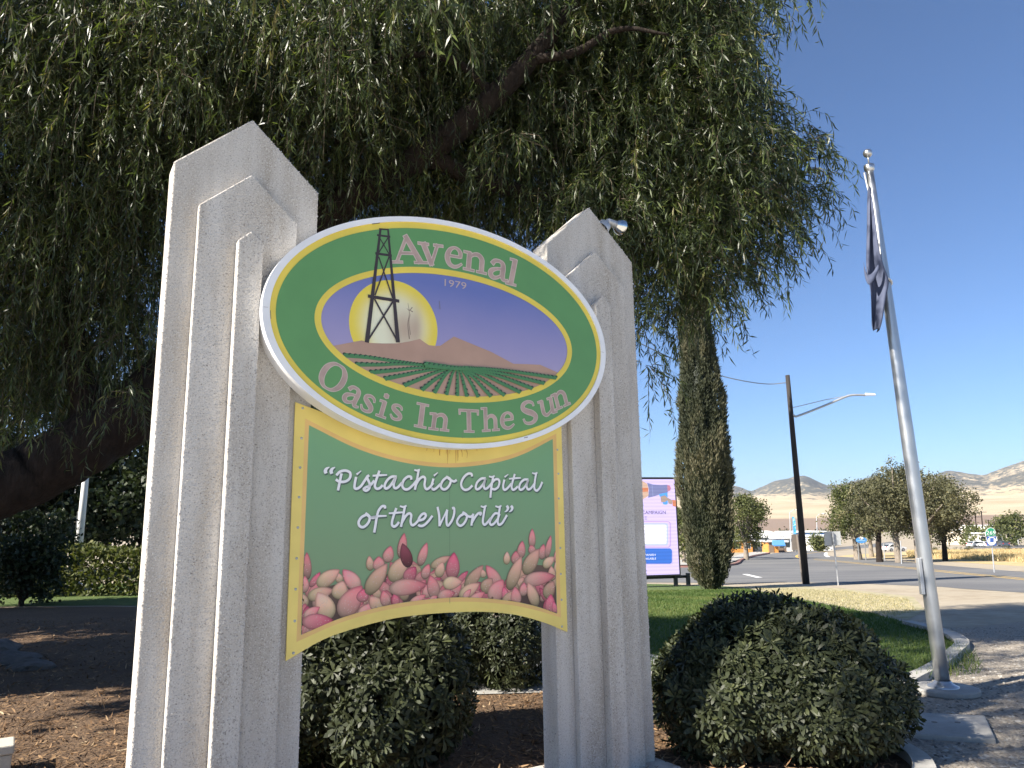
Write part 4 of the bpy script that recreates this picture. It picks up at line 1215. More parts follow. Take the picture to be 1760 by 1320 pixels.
ic = tri_mesh('inner_crown', Vq, Tq, M['leaf_weep'], big, v=np.repeat(np.clip(ri.normal(.3, .15, m_), 0, 1), 4)); ic['kind'] = 'stuff'

n2 = weeping_crown('upper_shade_crown', [(np.asarray(c) - root_l, r, d) for c, r, d in OVERHEAD], 40, big, M['leaf_weep'], 22, leaf=(.12, .18), width=.022)

mb = MB()
trunk = [(-7.4, 7.4, -.2), (-7.0, 7.5, .7), at(-60, 865, 7.9), at(60, 812, 8.2), at(160, 752, 8.4), at(250, 690, 8.6), at(400, 520, 8.9), at(560, 370, 8.9), at(720, 270, 8.6), at(850, 165, 8.4), at(960, 45, 8.4), at(1010, -40, 8.5)]
limb(mb, [loc(p, big) for p in trunk], [.55, .46, .36, .34, .345, .33, .26, .22, .18, .14, .10, .05], 16, 6, .02, 1)
mb.build('trunk', M['bark'], big, smooth=True)
for i, (pts, rr_) in enumerate((
    ([at(400, 520, 8.9), at(380, 330, 8.8), at(330, 130, 8.6), at(280, -60, 8.5)], [.2, .15, .10, .05]),
    ([at(560, 370, 9.1), at(600, 220, 8.8), at(640, 80, 8.8), at(660, -60, 8.8)], [.15, .11, .08, .04]),
    ([at(850, 165, 8.4), at(780, 105, 8.2), at(690, 95, 8.0), at(620, 120, 7.9)], [.075, .05, .035, .015]),
    ([at(905, 105, 8.4), at(990, 90, 8.2), at(1060, 50, 8.1), at(1150, 60, 8.0)], [.07, .05, .035, .015]),
    ([at(720, 270, 8.6), at(900, 330, 9.0), at(1060, 350, 9.1), at(1240, 380, 8.9)], [.13, .10, .07, .03]),
    ([at(160, 752, 8.4), at(120, 560, 8.3), at(90, 330, 8.2), at(60, 100, 8.2)], [.18, .13, .09, .04]),
    ([at(900, 330, 9.3), at(1000, 460, 9.0), at(1100, 520, 8.9)], [.06, .045, .02]))):
    m_ = MB(); limb(m_, [loc(p, big) for p in pts], rr_, 9, 5, .06, 30 + i)
    m_.build('branch', M['bark'], big, smooth=True)

# ---- unseen trees added off to the left to shade the bed and canopy
def bushy_tree(name, base, height, lobes, n_leaf, leaf, mat, label, cat='tree', group=None, bark='bark', trunk_r=.15, seed=0, lean=(0, 0), stems=1, shape='oval', nbranch=4, split=.35):
    """broadleaf tree: tapered trunk, limbs to the lobes, crown of separate leaves in clumps. lobes relative to base"""
    r = np.random.default_rng(seed)
    root = empty(name, base)
    tag(root, label, cat, group)
    mb = MB()
    lz = np.mean([l[0][2] for l in lobes])
    top = np.array([lean[0], lean[1], max(height * split, .2)])
    limb(mb, [(0, 0, -.25), (lean[0] * .3, lean[1] * .3, top[2] * .5), top], [trunk_r * 1.25, trunk_r, trunk_r * .8], 8, 4, .02, seed)
    for c, rd in lobes[:nbranch * 3]:
        c = np.asarray(c, float)
        limb(mb, [top - np.array([0, 0, .1]), top * .5 + c * .5 + r.normal(0, .08, 3) * height * .1, c], [trunk_r * .6, trunk_r * .38, trunk_r * .12], 6, 4, .03, seed + 3)
    mb.build('trunk', M[bark], root, smooth=True)
    vols = np.array([rd[0] * rd[1] * rd[2] for c, rd in lobes]); share = vols ** .7; share /= share.sum()
    B, tone = [], []
    for (c, rd), sh in zip(lobes, share):
        n = int(n_leaf * sh)
        ncl = max(3, n // 26)
        q = unit(r.normal(size=(ncl, 3))) * (r.uniform(.25, 1.04, ncl) ** .4)[:, None]
        cc = np.asarray(c) + q * np.asarray(rd)
        idx = r.integers(0, ncl, n)
        B.append(cc[idx] + r.normal(0, 1, (n, 3)) * leaf * 1.15)
        tone.append(np.clip(r.normal(.45, .2, ncl)[idx] + r.normal(0, .12, n), 0, 1))
    B = np.concatenate(B); tone = np.concatenate(tone)
    n = len(B)
    d = unit(r.normal(size=(n, 3)) + np.array([0, 0, -.25]))
    V, T = leaf_arrays(B, d, any_side(d, r), leaf * r.uniform(.7, 1.3, n), leaf * .72 * r.uniform(.7, 1.2, n), r.normal(0, .15, n), 'kite')
    cr = tri_mesh('crown', V, T, mat, root, v=np.repeat(tone, 4))
    cr['kind'] = 'stuff'
    return root

def round_lobes(w, h, z0, n, seed, dw=None):
    """random overlapping lobes filling a crown of width w, from z0 to h"""
    r = np.random.default_rng(seed)
    out = []
    for i in range(n):
        t = r.uniform(.08, .92)
        z = z0 + (h - z0) * t
        k = math.sin(math.pi * min(.96, t * .86 + .10)) ** .6
        a = r.uniform(0, 2 * math.pi); q = r.uniform(.15, .72)
        rr_ = w * .5 * r.uniform(.30, .48) * k
        out.append(((w * .5 * q * k * math.cos(a), (dw or w) * .5 * q * k * math.sin(a), z), (rr_, rr_, rr_ * .85)))
    return out

bushy_tree('added_shade_tree', (-17, 11.2, 0), 11.5, round_lobes(9, 11.5, 2.2, 24, 6), 20000, .28, M['leaf_dark'], 'dense dark tree added out of view to shade the back of the bed', trunk_r=.4, seed=41)
bushy_tree('added_shade_tree', (-11.6, 7.2, 0), 12, round_lobes(8.6, 12.2, 3.2, 26, 4), 22000, .26, M['leaf_dark'], 'tall dense dark tree added out of view to shade the canopy', trunk_r=.4, seed=40)

# dark trees that close the view on the left, behind the trunk
for i, (px, py, Y, w, h) in enumerate(((-40, 1000, 29, 9, 9), (110, 1000, 32, 9, 10.5), (250, 1000, 30, 8, 9.5), (380, 1000, 34, 9, 11), (520, 1010, 33, 9, 10), (-190, 1000, 26, 8, 9))):
    x = at(px, 900, Y)[0]
    bushy_tree('background_tree', (x, Y, float(terrain(x, Y))), h, round_lobes(w, h, .2, 26, 60 + i), 12000, .22, M['leaf_dark'], 'dark dense tree closing the garden behind the leaning trunk', group='dark trees at the back of the garden', trunk_r=.22, seed=70 + i, split=.25)

# ---- shrubs of leaf rosettes
def rosette_bush(name, base, radii, n_ros, mat, label, group=None, seed=0, leaf=.075, top_boost=0., lumps=7, keep=None):
    r = np.random.default_rng(seed)
    root = empty(name, base)
    tag(root, label, 'shrub', group)
    rx, ry, rz = radii
    domes = [((0, 0, .48), (.80, .84, .50)), ((-.55, -.12, .36), (.48, .62, .40)), ((.52, -.10, .38), (.48, .60, .40)), ((.06, .06, .69), (.62, .58, .31)), ((.42, -.05, .58), (.44, .48, .32)), ((-.35, -.35, .50), (.42, .45, .36)), ((.25, -.50, .34), (.45, .42, .34)), ((.1, .5, .45), (.5, .45, .42))]
    domes = [(np.array(c) * (rx, ry, rz) + r.normal(0, .03, 3), np.array(d_) * (rx, ry, rz) * r.uniform(.9, 1.08, 3)) for c, d_ in domes]
    wts = np.array([d_[0] * d_[2] for c, d_ in domes]); wts /= wts.sum()
    Ps, Ns = [], []
    while sum(map(len, Ps)) < n_ros:
        m_ = 800
        di = r.choice(len(domes), m_, p=wts)
        q = unit(r.normal(size=(m_, 3)))
        c_ = np.array([domes[i][0] for i in di]); d_ = np.array([domes[i][1] for i in di])
        dep = np.where(r.uniform(size=m_) < .66, r.uniform(.92, 1.05, m_), r.uniform(.6, .92, m_)) + np.where(r.uniform(size=m_) < .03, r.uniform(.03, .14, m_), 0)
        Pq = c_ + q * d_ * dep[:, None]
        inside_ = np.min([(((Pq - c2) / d2) ** 2).sum(1) for c2, d2 in domes], axis=0) ** .5
        ok_ = (inside_ > .66) & (Pq[:, 2] > .03)
        Ps.append(Pq[ok_]); Ns.append(unit(q / d_)[ok_])
    P = np.concatenate(Ps)[:n_ros]; nrm = np.concatenate(Ns)[:n_ros]
    nrm = unit(nrm + np.array([0, 0, .25]) + r.normal(0, .34, nrm.shape))
    k = 10
    a = r.uniform(0, 6.28, n_ros)[:, None] + np.arange(k)[None, :] * 2.4 + r.normal(0, .2, (n_ros, k))
    e1 = any_side(nrm, r); e2 = np.cross(nrm, e1)
    elev = np.linspace(-.05, .95, k)[None, :] + r.normal(0, .14, (n_ros, k))
    d = (np.cos(a) * np.cos(elev))[..., None] * e1[:, None, :] + (np.sin(a) * np.cos(elev))[..., None] * e2[:, None, :] + np.sin(elev)[..., None] * nrm[:, None, :]
    side = unit(-np.sin(a)[..., None] * e1[:, None, :] + np.cos(a)[..., None] * e2[:, None, :])
    sc = r.uniform(.7, 1.2, n_ros)[:, None] * np.linspace(1.08, .62, k)[None, :] * r.uniform(.85, 1.15, (n_ros, k))
    base_p = P[:, None, :] + nrm[:, None, :] * np.linspace(0, .018, k)[None, :, None]
    n = n_ros * k
    V, T = leaf_arrays(base_p.reshape(-1, 3), unit(d.reshape(-1, 3)), side.reshape(-1, 3), (leaf * sc).ravel(), (leaf * .27 * sc).ravel(), r.normal(-.10, .12, n), 'obovate')
    tone = np.clip(np.repeat(r.normal(.36, .2, n_ros), k) + r.normal(0, .12, n) + np.tile(np.linspace(-.05, .18, k), n_ros), 0, 1)
    f = tri_mesh('foliage', V, T, mat, root, v=np.repeat(tone, 6))
    f['kind'] = 'stuff'
    m_ = MB()
    for i in range(16):
        a_ = r.uniform(0, 6.28); q_ = unit(np.array([math.cos(a_), math.sin(a_), r.uniform(.5, 1.6)]))
        e = np.array([q_[0] * rx, q_[1] * ry, q_[2] * rz]) * .8
        m_.tube([(r.normal(0, .05), r.normal(0, .05), -.05), e * .45 + r.normal(0, .04, 3), e], [.018, .012, .005], 5)
    m_.build('stems', M['bark'], root)['kind'] = 'stuff'
    return root

rosette_bush('pittosporum_shrub', (1.85, 5.88, 0), (.88, .90, 1.0), 5200, M['leaf_bush'], 'broad rounded shrub with whorled leaves beside the right pillar and flagpole', seed=81, leaf=.088)
rosette_bush('pittosporum_shrub', (-1.10, 5.72, 0), (.72, .74, 1.22), 4200, M['leaf_bush'], 'leafy shrub with sunlit left side growing under the pistachio panel', seed=82, leaf=.092)
rosette_bush('pittosporum_shrub', (-.22, 8.25, 0), (.62, .6, 1.15), 1900, M['leaf_bush'], 'dark upright shrub beside the concrete path behind the sign', seed=83, leaf=.085)

# left side shrubs
b_ = gp(36, 1042)
bushy_tree('round_shrub', b_, 2.0, round_lobes(2.2, 2.35, .15, 18, 90), 8000, .10, M['leaf_dark'], 'dark round shrub with short stem on the mulch', 'shrub', trunk_r=.06, seed=91, split=.1)
b_ = gp(-12, 985)
bushy_tree('oleander_shrub', b_, 3.0, round_lobes(2.6, 3.2, .2, 14, 92), 3000, .16, M['leaf_far'], 'pale flowering shrub behind the dark round shrub', 'shrub', trunk_r=.06, seed=93, split=.15)
M['petal'] = plain('white_petals', (.78, .76, .74), .6)
mbp = MB(); rp = np.random.default_rng(94)
for k in range(60):
    p = np.array([rp.uniform(-1.2, 1.35), rp.uniform(-1.3, -.6), rp.uniform(.9, 2.9)])
    for j in range(3):
        a = unit(rp.normal(size=3)); c = unit(np.cross(a, rp.normal(size=3))); s_ = .06
        mbp.add([p + a * s_, p + c * s_, p - a * s_, p - c * s_], [(0, 1, 2, 3)])
ol = [o for o in bpy.data.objects if o.name.startswith('oleander_shrub')][0]
fo = mbp.build('blossoms', M['petal'], ol); fo['kind'] = 'stuff'

def hedge(name, x0, x1, y, depth, h, n, mat, label, seed):
    r = np.random.default_rng(seed)
    root = empty(name, ((x0 + x1) / 2, y, float(terrain((x0 + x1) / 2, y))))
    tag(root, label, 'hedge')
    L = (x1 - x0) / 2
    P = np.c_[r.uniform(-L, L, n), r.uniform(-depth / 2, depth / 2, n), r.uniform(.02, h, n)]
    face = r.integers(0, 3, n)
    P[face == 0, 2] = h + r.normal(0, .05, (face == 0).sum())
    P[face == 1, 1] = -depth / 2 + r.normal(0, .06, (face == 1).sum())
    P[:, 2] += .08 * np.sin(P[:, 0] * 2.3) * (P[:, 2] / h)
    d = unit(r.normal(size=(n, 3)) + np.array([0, -.2, .5]))
    V, T = leaf_arrays(P, d, any_side(d, r), r.uniform(.08, .15, n), r.uniform(.05, .08, n), r.normal(0, .15, n), 'oval')
    f = tri_mesh('foliage', V, T, mat, root, v=np.repeat(np.clip(r.normal(.5, .22, n), 0, 1), 6)); f['kind'] = 'stuff'
    m_ = MB()
    for x in np.arange(-L + .3, L, .9): m_.tube([(x, 0, -.1), (x + r.normal(0, .05), 0, h * .8)], [.03, .012], 6)
    m_.build('stems', M['bark'], root)['kind'] = 'stuff'
    return root
hedge('clipped_hedge', -15.5, -9.2, 20.5, 1.2, 1.15, 9000, M['leaf_far'], 'clipped hedge with sunlit top behind the white pole', 96)

# ---- cypress by the road
def cypress():
    base = gp(1224, 1013)
    root = empty('cypress_tree', base)
    tag(root, 'tall narrow columnar cypress standing on the lawn before the road', 'tree')
    sc = np.linalg.norm(base - CP) / F_PX
    zs = np.array([0, 6, 20, 50, 110, 160, 215, 265, 310, 360, 410, 470, 530, 590]) * sc
    wl = np.array([8, 15, 26, 33, 37, 39, 41, 38, 34, 29, 26, 23, 16, 3]) * sc
    r = np.random.default_rng(97)
    n = 24000
    z = r.uniform(.0, 1, n) ** 1.0 * zs[-1]
    a = r.uniform(0, 2 * math.pi, n)
    rad_ = np.interp(z, zs, wl)
    lump = np.array([mnoise.noise(Vector((math.cos(q) * 1.6, math.sin(q) * 1.6, h * .55))) + .8 * mnoise.noise(Vector((math.cos(q) * 5.5, math.sin(q) * 5.5, h * 1.1))) for q, h in zip(a, z)])
    rr_ = rad_ * (1 + .26 * lump) + r.normal(0, .03, n)
    P = np.c_[rr_ * np.cos(a), rr_ * np.sin(a), z]
    out = np.c_[np.cos(a), np.sin(a), np.zeros(n)]
    B, D, tone = [], [], []
    for k in range(4):
        d = unit(out * r.uniform(.15, .8, n)[:, None] + np.array([0, 0, 1.]) + r.normal(0, .28, (n, 3)))
        B.append(P + r.normal(0, .035, (n, 3)) - out * .05); D.append(d)
        tone.append(np.clip(.42 + .8 * lump + r.normal(0, .13, n), 0, 1))  # shade put into the leaf colour: grooves darker, lumps lighter
    B, D, tone = map(np.concatenate, (B, D, tone))
    m = len(B)
    V, T = leaf_arrays(B, D, any_side(D, r), r.uniform(.09, .22, m), r.uniform(.024, .05, m), r.normal(0, .1, m), 'kite')
    f = tri_mesh('foliage', V, T, M['leaf_cypress'], root, v=np.repeat(tone, 4)); f['kind'] = 'stuff'
    MB().tube([(0, 0, -.2), (0, 0, zs[-1] * .5), (0, 0, zs[-1] * .95)], [.22, .14, .03], 8).build('trunk', M['bark'], root)
    # dense inner wood that stops light passing through
    seg = 14; v = []; fcs = []
    for i, h in enumerate(zs):
        for k in range(seg):
            t = 2 * math.pi * k / seg; w_ = wl[i] * (.80 if i > 3 else .5) * (1 + .16 * mnoise.noise(Vector((math.cos(t) * 1.5, math.sin(t) * 1.5, h * .75))))
            v.append((w_ * math.cos(t), w_ * math.sin(t), h))
    for i in range(len(zs) - 1):
        for k in range(seg): fcs.append((i * seg + k, i * seg + (k + 1) % seg, (i + 1) * seg + (k + 1) % seg, (i + 1) * seg + k))
    mesh_obj('inner_foliage', v, fcs, M['leaf_dark'], root)
    for px, py, dx in ((1238, 697, 14), (1250, 822, 16), (1232, 985, 10)):
        p = at(px, py, base[1]) - base; m_ = MB(); m_.tube([p - np.array([.4, 0, 0]), p + np.array([dx * sc * .5, 0, .05]), p + np.array([dx * sc, 0, .12])], [.035, .02, .006], 5); m_.build('bare_branch', M['bark'], root)
cypress()

# ---- trees across the road
def px_tree(px, py, w_px, top_px, label, group, mat, seed, n=3800, leaf=.30, lean=0., z0f=.22, tr=.2, bark='bark_pale', name='road_tree', nl=18, Y=None):
    b = gp(px, py) if Y is None else np.array([*at(px, py, Y)[:2], float(terrain(at(px, py, Y)[0], Y))])
    s_ = np.linalg.norm(b - CP) / F_PX
    h = (py - top_px) * s_ * 1.0
    return bushy_tree(name, b, h, [((c[0] + lean * c[2], c[1], c[2]), rd) for c, rd in round_lobes(w_px * s_ * 1.15, h, h * z0f, nl, seed)], n, leaf, mat, label, group=group, trunk_r=tr, seed=seed + 5, bark=bark, lean=(lean * h * .3, 0), split=.3, nbranch=3)
GT = 'broadleaf trees across the road'
px_tree(1475, 962, 100, 842, 'yellow-green tree with pale double trunk beside the blue oval sign', GT, M['leaf_far'], 201, 8600, .24, -.05, .26, .42)
px_tree(1498, 957, 70, 855, 'slim tree just right of the blue oval sign', GT, M['leaf_far'], 202, 3200, .34, .0, .3, .28)
px_tree(1512, 966, 95, 822, 'dark leaning tree between the oval sign and the flagpole', GT, M['leaf_far_olive'], 203, 8600, .21, .06, .28, .3, bark='bark')
px_tree(1545, 967, 105, 814, 'tallest olive-green tree in the clump across the road', GT, M['leaf_far_olive'], 204, 10000, .21, -.02, .28, .3)
px_tree(1580, 967, 110, 822, 'broad olive-green tree directly behind the flagpole', GT, M['leaf_far_olive'], 205, 10000, .21, .0, .22, .3)
px_tree(1625, 964, 90, 838, 'low-hanging olive tree at the right end of the clump', GT, M['leaf_far_olive'], 206, 8600, .21, .05, .14, .24, bark='bark')
px_tree(1600, 958, 120, 850, 'lower tree filling the back of the clump', GT, M['leaf_far'], 207, 7000, .24, .0, .2, .24)
px_tree(1283, 962, 84, 862, 'green tree with pale trunk by the pavement beyond the cypress', None, M['leaf_far'], 208, 9000, .24, .0, .24, .3, bark='bark_pale')
px_tree(1245, 960, 60, 880, 'small tree half hidden behind the cypress', None, M['leaf_far'], 209, 2600, .34, .0, .2, .22)
px_tree(1176, 968, 46, 880, 'small tree seen past the edge of the screen sign', None, M['leaf_far'], 210, 2400, .34, .0, .2, .2)
px_tree(1346, 926, 15, 902, 'dark conical evergreen rising behind the white buildings', None, M['leaf_dark'], 211, 1200, .7, .0, .05, .2, name='far_tree', nl=10, Y=240)
px_tree(1384, 926, 16, 907, 'small round tree behind the streetlight pole in town', None, M['leaf_far'], 212, 900, .8, .0, .1, .2, name='far_tree', nl=8, Y=240)
px_tree(1415, 924, 26, 902, 'round dark tree over the low white building', None, M['leaf_dark'], 213, 1400, .8, .0, .1, .2, name='far_tree', nl=10, Y=250)
px_tree(1672, 922, 40, 898, 'dark green town trees seen left of the route sign', None, M['leaf_far'], 214, 1500, .8, .0, .1, .3, name='far_tree', nl=10, Y=230)
px_tree(1742, 938, 52, 896, 'green street tree behind the white van', None, M['leaf_far'], 215, 3200, .6, .0, .15, .3, name='far_tree', nl=12, Y=205)
px_tree(1722, 925, 20, 891, 'thin open tree beyond the car park', None, M['leaf_far_olive'], 216, 900, .6, .0, .45, .2, name='far_tree', nl=8, Y=260)
px_tree(1790, 938, 60, 893, 'large street tree at the far end of the car park', None, M['leaf_far'], 217, 2600, .6, .0, .15, .3, name='far_tree', nl=12, Y=205)
px_tree(1408, 943, 24, 918, 'small roadside tree left of the blank white sign', None, M['leaf_far'], 218, 1200, .5, .0, .1, .2, name='far_tree', nl=8, Y=165)

# low shrubs along the far kerbs
def low_shrub(px, py, w_px, h_px, mat, label, seed, group=None, Y=None):
    b = gp(px, py) if Y is None else np.array([*at(px, py, Y)[:2], float(terrain(at(px, py, Y)[0], Y))])
    s_ = np.linalg.norm(b - CP) / F_PX
    w_, h_ = w_px * s_, h_px * s_
    return bushy_tree('low_shrub', b, h_, [((w_ * .3 * math.cos(k * 2.1), w_ * .3 * math.sin(k * 2.1), h_ * (.45 + .1 * (k % 2))), (w_ * .3, w_ * .3, h_ * .45)) for k in range(5)], 500, max(.12, w_ * .07), mat, label, 'shrub', group, trunk_r=.05, seed=seed, split=.1, nbranch=1)
M['bougainvillea'] = leaf_mat('bougainvillea', [(0., (.20, .02, .05)), (.6, (.36, .035, .09)), (1., (.12, .12, .04))], rough=.6, transl=.25)
low_shrub(1302, 949, 14, 9, M['bougainvillea'], 'red flowering shrub beside the pale trunk', 301)
low_shrub(1318, 945, 15, 9, M['bougainvillea'], 'red flowering shrub in front of the orange wall', 302)
low_shrub(1322, 949, 14, 6, M['leaf_far'], 'low green shrub at the kerb below the orange wall', 303)
low_shrub(1338, 947.5, 16, 6, M['leaf_far'], 'low green shrub at the kerb beside the dark wall', 304)
low_shrub(1357, 946, 14, 12, M['leaf_far_olive'], 'brushy shrub behind the brown sign back', 305)
low_shrub(1398, 942, 14, 14, M['leaf_far'], 'round green shrub before the white shopfront', 306)
for i, (px, py, w_) in enumerate(((1607, 950, 12), (1637, 949, 14), (1660, 950, 12), (1667, 948.5, 9), (1733, 948.5, 10))):
    low_shrub(px, py, w_, 8, M['leaf_far_olive'], ('dry grey shrub on the bank behind the olive trees', 'wide grey-green shrub on the bank right of the olive trees', 'grey-green shrub at the end of the car park asphalt', 'smallest round shrub beside the car park asphalt', 'lone dark shrub between dry field and white van')[i], 310 + i, 'desert shrubs on the bank')

# ================================================================== POLES, SIGNS, BUILDINGS, CARS
# ---- flagpole with its furled flag
fb = gp(1623, 1193)
flag_root = empty('flagpole', fb)
tag(flag_root, 'brushed steel flagpole on round concrete base at the lawn kerb', 'flagpole')
FY = fb[1]
ft = at(1494.5, 292, FY) - fb
def fpt(t): return ft * t
MB().lathe([(.0001, .0), (.27, .0), (.285, .015), (.285, .05), (.27, .062), (.0001, .062)][::-1] , (0.02, 0, 0), 32).build('concrete_base', M['concrete'], flag_root, bevel=.006)
MB().lathe([(.135, .058), (.135, .072), (.11, .080), (.085, .095), (.068, .12)], (0, 0, 0), 32).build('base_collar', M['pole_alu'], flag_root, smooth=True)
ts = np.linspace(.012, 1, 14)
MB().tube([fpt(t) for t in ts], [.064 if t < .45 else .064 - (t - .45) / .55 * .027 for t in ts], 28).build('pole', M['pole_alu'], flag_root, smooth=True)
MB().lathe([(.037, -.02), (.052, .0), (.054, .05), (.042, .06), (.009, .062), (.008, .16)], ft, 24).build('cap', M['steel'], flag_root, smooth=True)
MB().lathe([(.047 * math.sin(a), -.047 * math.cos(a)) for a in np.linspace(.01, 3.13, 14)], ft + np.array([0, 0, .19]), 24).build('ball', M['steel'], flag_root, smooth=True)
cl = at(1583, 990, FY) - fb
MB().box(cl + np.array([-.035, -.05, -.17]), cl + np.array([0.0, .0, .17])).build('cleat_box', M['galv'], flag_root, bevel=.006)
MB().tube([ft + np.array([-.07, -.02, -.04]), at(1493, 330, FY) - fb, at(1507, 425, FY) - fb, at(1515, 470, FY) - fb], .008, 6).build('halyard', plain('rope', (.62, .61, .58), .8), flag_root)
cr_ = at(1521, 485, FY) - fb
ck = []
for k in range(13):
    a = -2.4 + k * .38; ck.append(cr_ + np.array([.062 * math.cos(a), .062 * math.sin(a), .03 - .07 * math.sin(a * .5 + .9)]))
MB().tube(ck, .011, 6).build('snap_cord', plain('cord_white', (.70, .69, .66), .8), flag_root)

M['flag'] = plain('flag_navy', (.072, .086, .14), .75, noise=.12, nscale=5, bump=.002, bscale=60, spec=.3)
flag = empty('furled_flag', at(1505, 572, FY))
tag(flag, 'navy blue flag hanging limp and folded at the top of the steel pole', 'flag')
fo = np.array(flag.location)
secs = [(324, 1492, 1494), (336, 1491, 1494.5), (360, 1489.5, 1497.5), (400, 1487.5, 1503), (440, 1485.5, 1510), (462, 1484.5, 1521), (478, 1486, 1530), (490, 1489, 1533), (505, 1492, 1528), (530, 1493, 1522), (548, 1494, 1519), (560, 1496, 1514), (570, 1500, 1508)]
v, f = [], []
nf = 15
for i, (py, x0, x1) in enumerate(secs):
    A, B = at(x0, py, FY - .12) - fo, at(x1, py, FY - .12) - fo
    wdt = (B - A)[0]
    for k in range(nf):
        t = k / (nf - 1)
        dep = .055 * math.sin(t * 9.5 + i * .22) * min(1, wdt / .07) + .05 * math.sin(t * math.pi)
        wrap = .16 * max(0, t - .78) / .22 if 5 <= i <= 8 else 0.
        v.append(A + (B - A) * t + np.array([0, -dep + wrap, .010 * math.sin(t * 7 + i)]))
for i in range(len(secs) - 1):
    for k in range(nf - 1): f.append((i * nf + k, i * nf + k + 1, (i + 1) * nf + k + 1, (i + 1) * nf + k))
fm = mesh_obj('cloth', v, f, M['flag'], flag, smooth=True)
so = fm.modifiers.new('thickness', 'SOLIDIFY'); so.thickness = .006
sb = fm.modifiers.new('soft', 'SUBSURF'); sb.levels = 1; sb.render_levels = 1
# the fold that is slung across the cloth
v, f = [], []
for i, (px, py, dz) in enumerate([(1484, 455, 0), (1485, 472, .02), (1490, 486, .03), (1498, 478, .05), (1506, 462, .05)]):
    for k, s_ in enumerate((-1, 0, 1)):
        v.append(at(px, py + s_ * 9, FY - .20) - fo + np.array([0, -dz - (.02 if s_ == 0 else 0), 0]))
for i in range(4):
    for k in range(2): f.append((i * 3 + k, i * 3 + k + 1, (i + 1) * 3 + k + 1, (i + 1) * 3 + k))
fm = mesh_obj('slung_fold', v, f, M['flag'], flag, smooth=True)
so = fm.modifiers.new('thickness', 'SOLIDIFY'); so.thickness = .006
sb = fm.modifiers.new('soft', 'SUBSURF'); sb.levels = 2; sb.render_levels = 2

# ---- white pole on a block at the back of the garden
wb = gp(128, 1019)
wp = empty('white_pole', wb)
tag(wp, 'slim white pole on a concrete block before the clipped hedge', 'pole')
s_ = np.linalg.norm(wb - CP) / F_PX
MB().box((-.32, -.3, -.1), (.36, .3, .22)).build('concrete_block', M['concrete'], wp, bevel=.02)
MB().lathe([(.17, .22), (.17, .25), (.11, .29)], (0, 0, 0), 20).build('collar', M['white_paint'], wp, smooth=True)
MB().tube([(0, 0, .2), (.02, 0, 2.6), (.04, 0, 5.4)], [.10, .09, .06], 16).build('shaft', M['white_paint'], wp, smooth=True)
MB().tube([(-.10, -.02, 1.1), (-.095, -.02, 2.2)], .012, 6).build('rope', M['screw'], wp)

# ---- wooden streetlight pole
lb = gp(1386, 1004)
LY = lb[1]
sl = empty('streetlight_pole', lb)
tag(sl, 'tall dark wooden streetlight pole at the road edge', 'streetlight')
M['pole_wood'] = noise_mix('pole_wood', [(.3, (.022, .020, .019)), (.7, (.052, .046, .042))], 14, .9, bump=.02, bscale=30, stretch=(1, 1, .08))
lt = at(1353.5, 645, LY) - lb
MB().tube([(0, 0, -.2), lt * .35, lt * .7, lt], [.145, .132, .115, .098], 14).build('pole', M['pole_wood'], sl, smooth=True)
arm = [at(*p, LY) - lb for p in ((1361.5, 712), (1366, 716), (1371, 715), (1390, 708), (1420, 696), (1448, 684), (1460, 680), (1472, 679), (1487, 679.5))]
arm = [p + np.array([0, -.05, 0]) for p in arm]
MB().tube(catmull(arm, 4), .05, 8).build('arm', M['galv'], sl, smooth=True)
MB().tube([at(1361, 701, LY) - lb, at(1420, 687, LY) - lb + np.array([0, -.05, 0]), at(1470, 678, LY) - lb + np.array([0, -.05, 0])], .018, 6).build('stay_rod', M['galv'], sl)
h0 = at(1495, 679, LY) - lb
MB().add([h0 + np.array(p) for p in [(-.24, -.12, -.03), (.24, -.10, -.03), (.24, .02, -.03), (-.24, .02, -.03), (-.22, -.10, .09), (.22, -.08, .06), (.22, .0, .06), (-.22, .0, .09)]],
         [(0, 3, 2, 1), (4, 5, 6, 7), (0, 1, 5, 4), (1, 2, 6, 5), (2, 3, 7, 6), (3, 0, 4, 7)]).build('lamp_head', M['white_paint'], sl, bevel=.02)
wire = empty('overhead_wire', at(1100, 590, LY - 4))
tag(wire, 'thin overhead wire sagging from the streetlight pole towards the cypress', 'wire')
wo = np.array(wire.location)
MB().tube(catmull([at(1357, 657, LY) - wo, at(1348, 658, LY) - wo, at(1320, 660, LY) - wo, at(1280, 655, LY - 1) - wo, at(1230, 643, LY - 1.5) - wo, at(1160, 618, LY - 3) - wo, at(1100, 590, LY - 4) - wo], 6), .022, 5).build('cable', M['screw'], wire)

